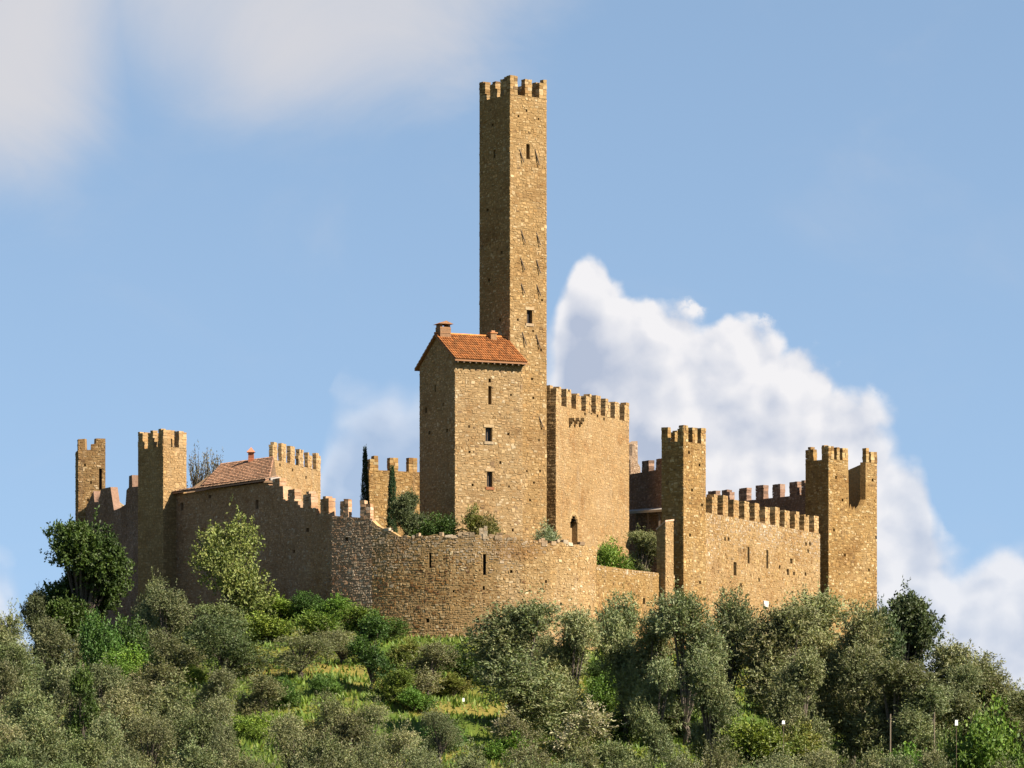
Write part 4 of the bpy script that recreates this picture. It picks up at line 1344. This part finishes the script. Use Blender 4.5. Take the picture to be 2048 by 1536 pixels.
# slope under the shaded wall
n = 0
for (k, px, Y, yt, w, lb) in (
    ('shrub0', 505, 300, 1200, 80, 'bright green shrub just right of the airy yellow-green tree'),
    ('shrub0', 565, 299, 1188, 95, 'bright green shrub at the middle foot of the dark shaded wall'),
    ('shrub1', 615, 298, 1183, 70, 'darker green shrub in the bright band below the shaded wall'),
    ('shrub0', 665, 296, 1190, 90, 'bright green shrub where the shaded wall meets the bastion'),
    ('shrub0', 722, 293, 1208, 80, 'bright green shrub at the left foot of the rounded bastion'),
    ('shrub1', 775, 289, 1235, 75, 'green shrub under the bastion wall left of its bare foot'),
    ('shrub0', 640, 290, 1222, 90, 'yellow-green shrub on the slope one row below the shaded wall'),
    ('shrub0', 540, 291, 1225, 90, 'light green shrub below the airy yellow-green tree on its right'),
    ('shrub1', 930, 274, 1290, 90, 'green shrub left of the first tall olive, below the bastion foot'),
    ('shrub2', 810, 280, 1275, 70, 'olive-yellow shrub below the bare foot of the bastion'),
    ('shrub0', 790, 262, 1330, 80, 'bright green shrub right of the dark leafy column'),
    ('shrub1', 250, 289, 1235, 95, 'deep green shrub right of the large evergreen'),
    ('shrub0', 245, 275, 1290, 90, 'bright green shrub below the large evergreen'),
    ('shrub1', 200, 284, 1225, 80, 'deep green shrub directly under the large evergreen'),
    ('shrub0', 1215, 240, 1335, 95, 'bright green shrub between the second and third tall olives'),
    ('shrub1', 1195, 241, 1320, 50, 'dark green shrub in the gap right of the second tall olive'),
    ('shrub0', 1352, 233, 1398, 78, 'bright green shrub in front of the fourth and fifth tall olives'),
    ('shrub1', 1258, 229, 1400, 90, 'green shrub in front of the third tall olive'),
    ('shrub1', 1535, 236, 1362, 80, 'dark green climber-like shrub under the middle tall olives'),
    ('column', 1682, 236, 1352, 60, 'narrow bright-leaved shrub in the dark gap of the tall olives'),
    ('shrub0', 1505, 224, 1436, 130, 'wide bright green shrub below the middle tall olives'),
    ('shrub2', 1610, 221, 1445, 100, 'yellow-green shrub right of the wide bright green one'),
    
    
    ('shrub0', 1790, 208, 1490, 110, 'light green shrub at the bottom below the wooden stakes'),
    ('flower', 1165, 222, 1400, 130, 'shrub with pale straw-coloured tips in front of the second tall olive'),
    ('flower', 1035, 221, 1418, 100, 'shrub with pale tips below the first tall olive'),
    ('column', 742, 266, 1225, 78, 'dark leafy ivy-clad column of a tree on the slope under the bastion'),
    ('column', 165, 230, 1330, 60, 'narrow green leafy tree among the olives at lower left'),
):
    if px > 780 or k[:5] == 'shrub' and Y < 285: Y = ground_row(px, yt + w * .9)
    place(k, 'slope_shrub' if k != 'column' else 'leafy_column', lb, 'shrub' if k != 'column' else 'tree', px, Y, yt, w, GRP_S)

place('shrub0', 'slope_shrub', 'large fresh green shrub at the lower right edge', 'shrub', 1992, 203, 1405, 150, GRP_S)
place('shrub1', 'slope_shrub', 'rounded mid green shrub beside the upright white marker at lower right', 'shrub', 1905, 204, 1455, 80, GRP_S)
# tall olives on the right, left to right
talls = [(1032, 246, 1203, 150), (1135, 249, 1222, 98), (1252, 252, 1192, 108), (1297, 249, 1225, 84), (1375, 247, 1188, 128), (1452, 252, 1186, 104), (1560, 249, 1208, 132),
         (1640, 254, 1186, 150), (1705, 249, 1212, 120), (1790, 242, 1320, 130), (1880, 252, 1288, 118), (1985, 257, 1308, 118), (2070, 252, 1380, 100)]
ordn = ['first', 'second', 'third', 'fourth', 'fifth', 'sixth', 'seventh', 'eighth', 'ninth', 'tenth', 'eleventh', 'twelfth', 'thirteenth', 'fourteenth', 'fifteenth', 'sixteenth', 'seventeenth', 'eighteenth', 'nineteenth', 'twentieth', 'twenty-first', 'twenty-second', 'twenty-third', 'twenty-fourth']
for i, (px, Y, yt, w) in enumerate(talls):
    place('tall%d' % (i % 3), 'olive_tree', 'tall grey-green olive, %s from left in the row before the right-hand walls' % ordn[i], 'tree', px, Y, yt, w * 1.16, GRP_T)
for (px, Y, yt, w, lb) in ((1090, 256, 1270, 90, 'olive half hidden between the first two tall olives'), (1420, 240, 1300, 110, 'lower olive in front of the fifth and sixth tall olives'),
                           (1600, 242, 1300, 120, 'lower olive in front of the seventh and eighth tall olives'), (1310, 240, 1320, 90, 'lower olive in front of the fourth tall olive'),
                           (1740, 246, 1290, 110, 'lower olive filling the gap after the ninth tall olive'), (1850, 240, 1370, 110, 'lower olive in front of the eleventh tall olive'), (1930, 246, 1330, 100, 'olive between the eleventh and twelfth tall olives')):
    place('tall%d' % R.randrange(3), 'olive_tree', lb, 'tree', px, Y, yt, w, GRP_T)

# olives of the grove on the left and along the bottom
rows = [
    ('below the left towers', [(20, 300, 1225, 95), (112, 291, 1232, 130), (330, 294, 1178, 112), (300, 301, 1160, 60), (425, 289, 1210, 120)]),
    ('in the upper row of the grove', [(30, 276, 1290, 110), (455, 273, 1228, 150), (600, 271, 1262, 150), (685, 277, 1255, 118), (858, 269, 1282, 122), (340, 277, 1262, 110)]),
    ('in the second row of the grove', [(-10, 254, 1325, 130), (105, 256, 1318, 130), (205, 252, 1325, 120), (310, 254, 1322, 128), (430, 248, 1338, 120), (520, 250, 1340, 90)]),
    ('in the third row of the grove', [(880, 233, 1405, 90), (40, 232, 1370, 125), (150, 236, 1360, 118), (255, 231, 1375, 120), (350, 232, 1368, 125), (655, 236, 1385, 110), (420, 230, 1385, 110), (735, 234, 1395, 85)]),
    ('in the fourth row of the grove', [(-5, 214, 1425, 125), (95, 217, 1418, 118), (195, 213, 1430, 120), (300, 216, 1412, 110), (385, 213, 1425, 110), (590, 216, 1412, 115), (690, 214, 1422, 118), (790, 212, 1440, 100), (455, 211, 1440, 80)]),
    ('in the lowest row of the grove', [(60, 199, 1478, 125), (165, 201, 1472, 118), (260, 198, 1482, 110), (400, 199, 1478, 115), (480, 198, 1490, 100), (640, 200, 1466, 120), (735, 198, 1472, 115), (835, 199, 1478, 110), (930, 198, 1482, 110), (1050, 200, 1478, 120), (1150, 198, 1488, 110), (1250, 200, 1480, 115),
                                       (1350, 199, 1486, 110), (1450, 200, 1478, 118), (1560, 198, 1490, 110), (1660, 200, 1484, 115), (1765, 197, 1500, 100), (1850, 199, 1494, 100)]),
    ('along the very bottom edge', [(x, 189 + (i * 37 % 5), 1508 + (i * 29 % 17), 112) for i, x in enumerate(range(15, 2048, 104))]),
]
for rname, lst in rows:
    lst = sorted(lst)
    for i, (px, Y, yt, w) in enumerate(lst):
        place('olive%d' % R.randrange(5), 'olive_tree', 'grey-green olive tree, %s from left %s' % (ordn[i], rname), 'tree', px, Y, yt + R.uniform(-6, 6), w * R.uniform(.88, 1.06), GRP_O)


for i, (px, yt, w) in enumerate([(60, 1330, 70), (215, 1395, 66), (345, 1315, 75), (395, 1330, 60), (505, 1290, 70), (560, 1352, 84), (505, 1425, 80), (300, 1450, 70), (655, 1345, 62), (830, 1370, 70), (905, 1345, 66), (880, 1440, 84), (1010, 1465, 80), (620, 1440, 60)]):
    place('shrub%d' % (i * 2 % 3), 'grove_shrub', 'low green shrub between the grove olives, %s of these from the left side' % ordn[sorted([60, 215, 345, 395, 505, 560, 505.5, 300, 655, 830, 905, 880, 1010, 620]).index(px if i != 6 else 505.5)], 'shrub', px, ground_row(px, yt + w * .75), yt, w, 'low shrubs between the olives')


# grass
def grass():
    g = np.random.default_rng(77)
    N = 90000
    y = 186 + (310 - 186) * g.random(N) ** .9; r = g.uniform(-1.06, 1.06, N); x = r * 1024 / FPX * y
    keep = np.array([b < lerp_tab(a, FOOT_Y) - .2 for a, b in zip(x, y)])
    x, y = x[keep], y[keep]; N = len(x)
    z = np.array([ground_z(a, b) for a, b in zip(x, y)]) - .03
    h = g.uniform(.16, .5, N); w = g.uniform(.05, .14, N); a = g.uniform(0, 6.28, N)
    dx, dy = np.cos(a) * w, np.sin(a) * w
    lean = g.normal(0, .12, (N, 2))
    v = np.stack([np.stack([x - dx, y - dy, z], 1), np.stack([x + dx, y + dy, z], 1), np.stack([x + lean[:, 0], y + lean[:, 1], z + h], 1)], 1).reshape(-1, 3)
    pal = np.array([(0.085, 0.125, 0.016), (0.11, 0.14, 0.02), (0.15, 0.14, 0.03), (0.06, 0.095, 0.014)])
    patch = (np.sin(x * .21 + 1) + np.sin(y * .17) + np.sin((x + y) * .09)) / 3
    ci = np.clip((patch + 1) * 1.5 + g.normal(0, .7, N), 0, 3).astype(int)
    c = np.repeat(pal[[0, 1, 3, 2]][ci] * g.uniform(.75, 1.2, (N, 1)), 3, axis=0)
    me = fast_mesh('grass', v, np.arange(N * 3).reshape(N, 3), c, M_GRASS)
    o = bpy.data.objects.new('grass', me); col.objects.link(o); o['kind'] = 'stuff'; o['label'] = 'rough grass on the hillside between the olives'; o['category'] = 'grass'


grass()

# ------------------------------------------------------------------ stakes and white markers in the grove
def stake(px, Y, y0, y1, label, r=.045):
    Y = min(Y, 232)
    x = (px - CX) / FPX * Y; gz = ground_z(x, Y)
    root = thing('wooden_stake', label, 'stake', (x, Y, gz), 'stakes in the grove')
    mb = MB(); zt = ZZ(y0, Y)
    mb.tube([(x, Y, gz - .2), (x + .01, Y, (gz + zt) / 2), (x + .02, Y, zt)], [r * 1.15, r, r * .9], 8); mb.build('shaft', M_POLE, root)
    mb = MB(); mb.tube([(x + .018, Y, zt - .32), (x + .018, Y, zt - .24)], [r * 1.35, r * 1.35], 8); mb.build('wire_tie', M_WOOD, root)


stake(1780, 229, 1428, 1505, 'weathered wooden stake under the dark tree at the right of the tall olives', .05)
stake(1868, 228, 1424, 1498, 'thin weathered stake right of the other one, under the eleventh tall olive', .04)


def marker(px, Y, py, hpx, label):
    Y = Y or ground_row(px, py + 16)
    x = (px - CX) / FPX * Y; gz = ground_z(x, Y)
    root = thing('white_marker', label, 'marker', (x, Y, gz), 'white markers in the grove')
    s = hpx / FPX * Y; zt = ZZ(py - hpx / 2, Y)
    mb = MB(); mb.tube([(x, Y + .06, gz - .2), (x, Y + .06, zt - s * .3)], [.016, .016], 6); mb.build('post', M_WOOD, root)
    mb = MB(); w = min(s, .26) * .6; s = s * .6
    mb.hexa([(x - w / 2, Y, zt - s), (x + w / 2, Y, zt - s), (x + w / 2, Y + .04, zt - s), (x - w / 2, Y + .04, zt - s), (x - w / 2 * .8, Y, zt), (x + w / 2 * .8, Y, zt), (x + w / 2 * .8, Y + .04, zt), (x - w / 2 * .8, Y + .04, zt)])
    mb.build('plate', M_WHITE, root)


marker(1567, 205, 1447, 12, 'small white marker among the shrubs below the middle tall olives')
marker(1913, 201.5, 1449, 18, 'upright white marker beside the rounded shrub at lower right')
marker(927, 0, 1402, 12, 'small white marker on the open grass left of the first tall olive')
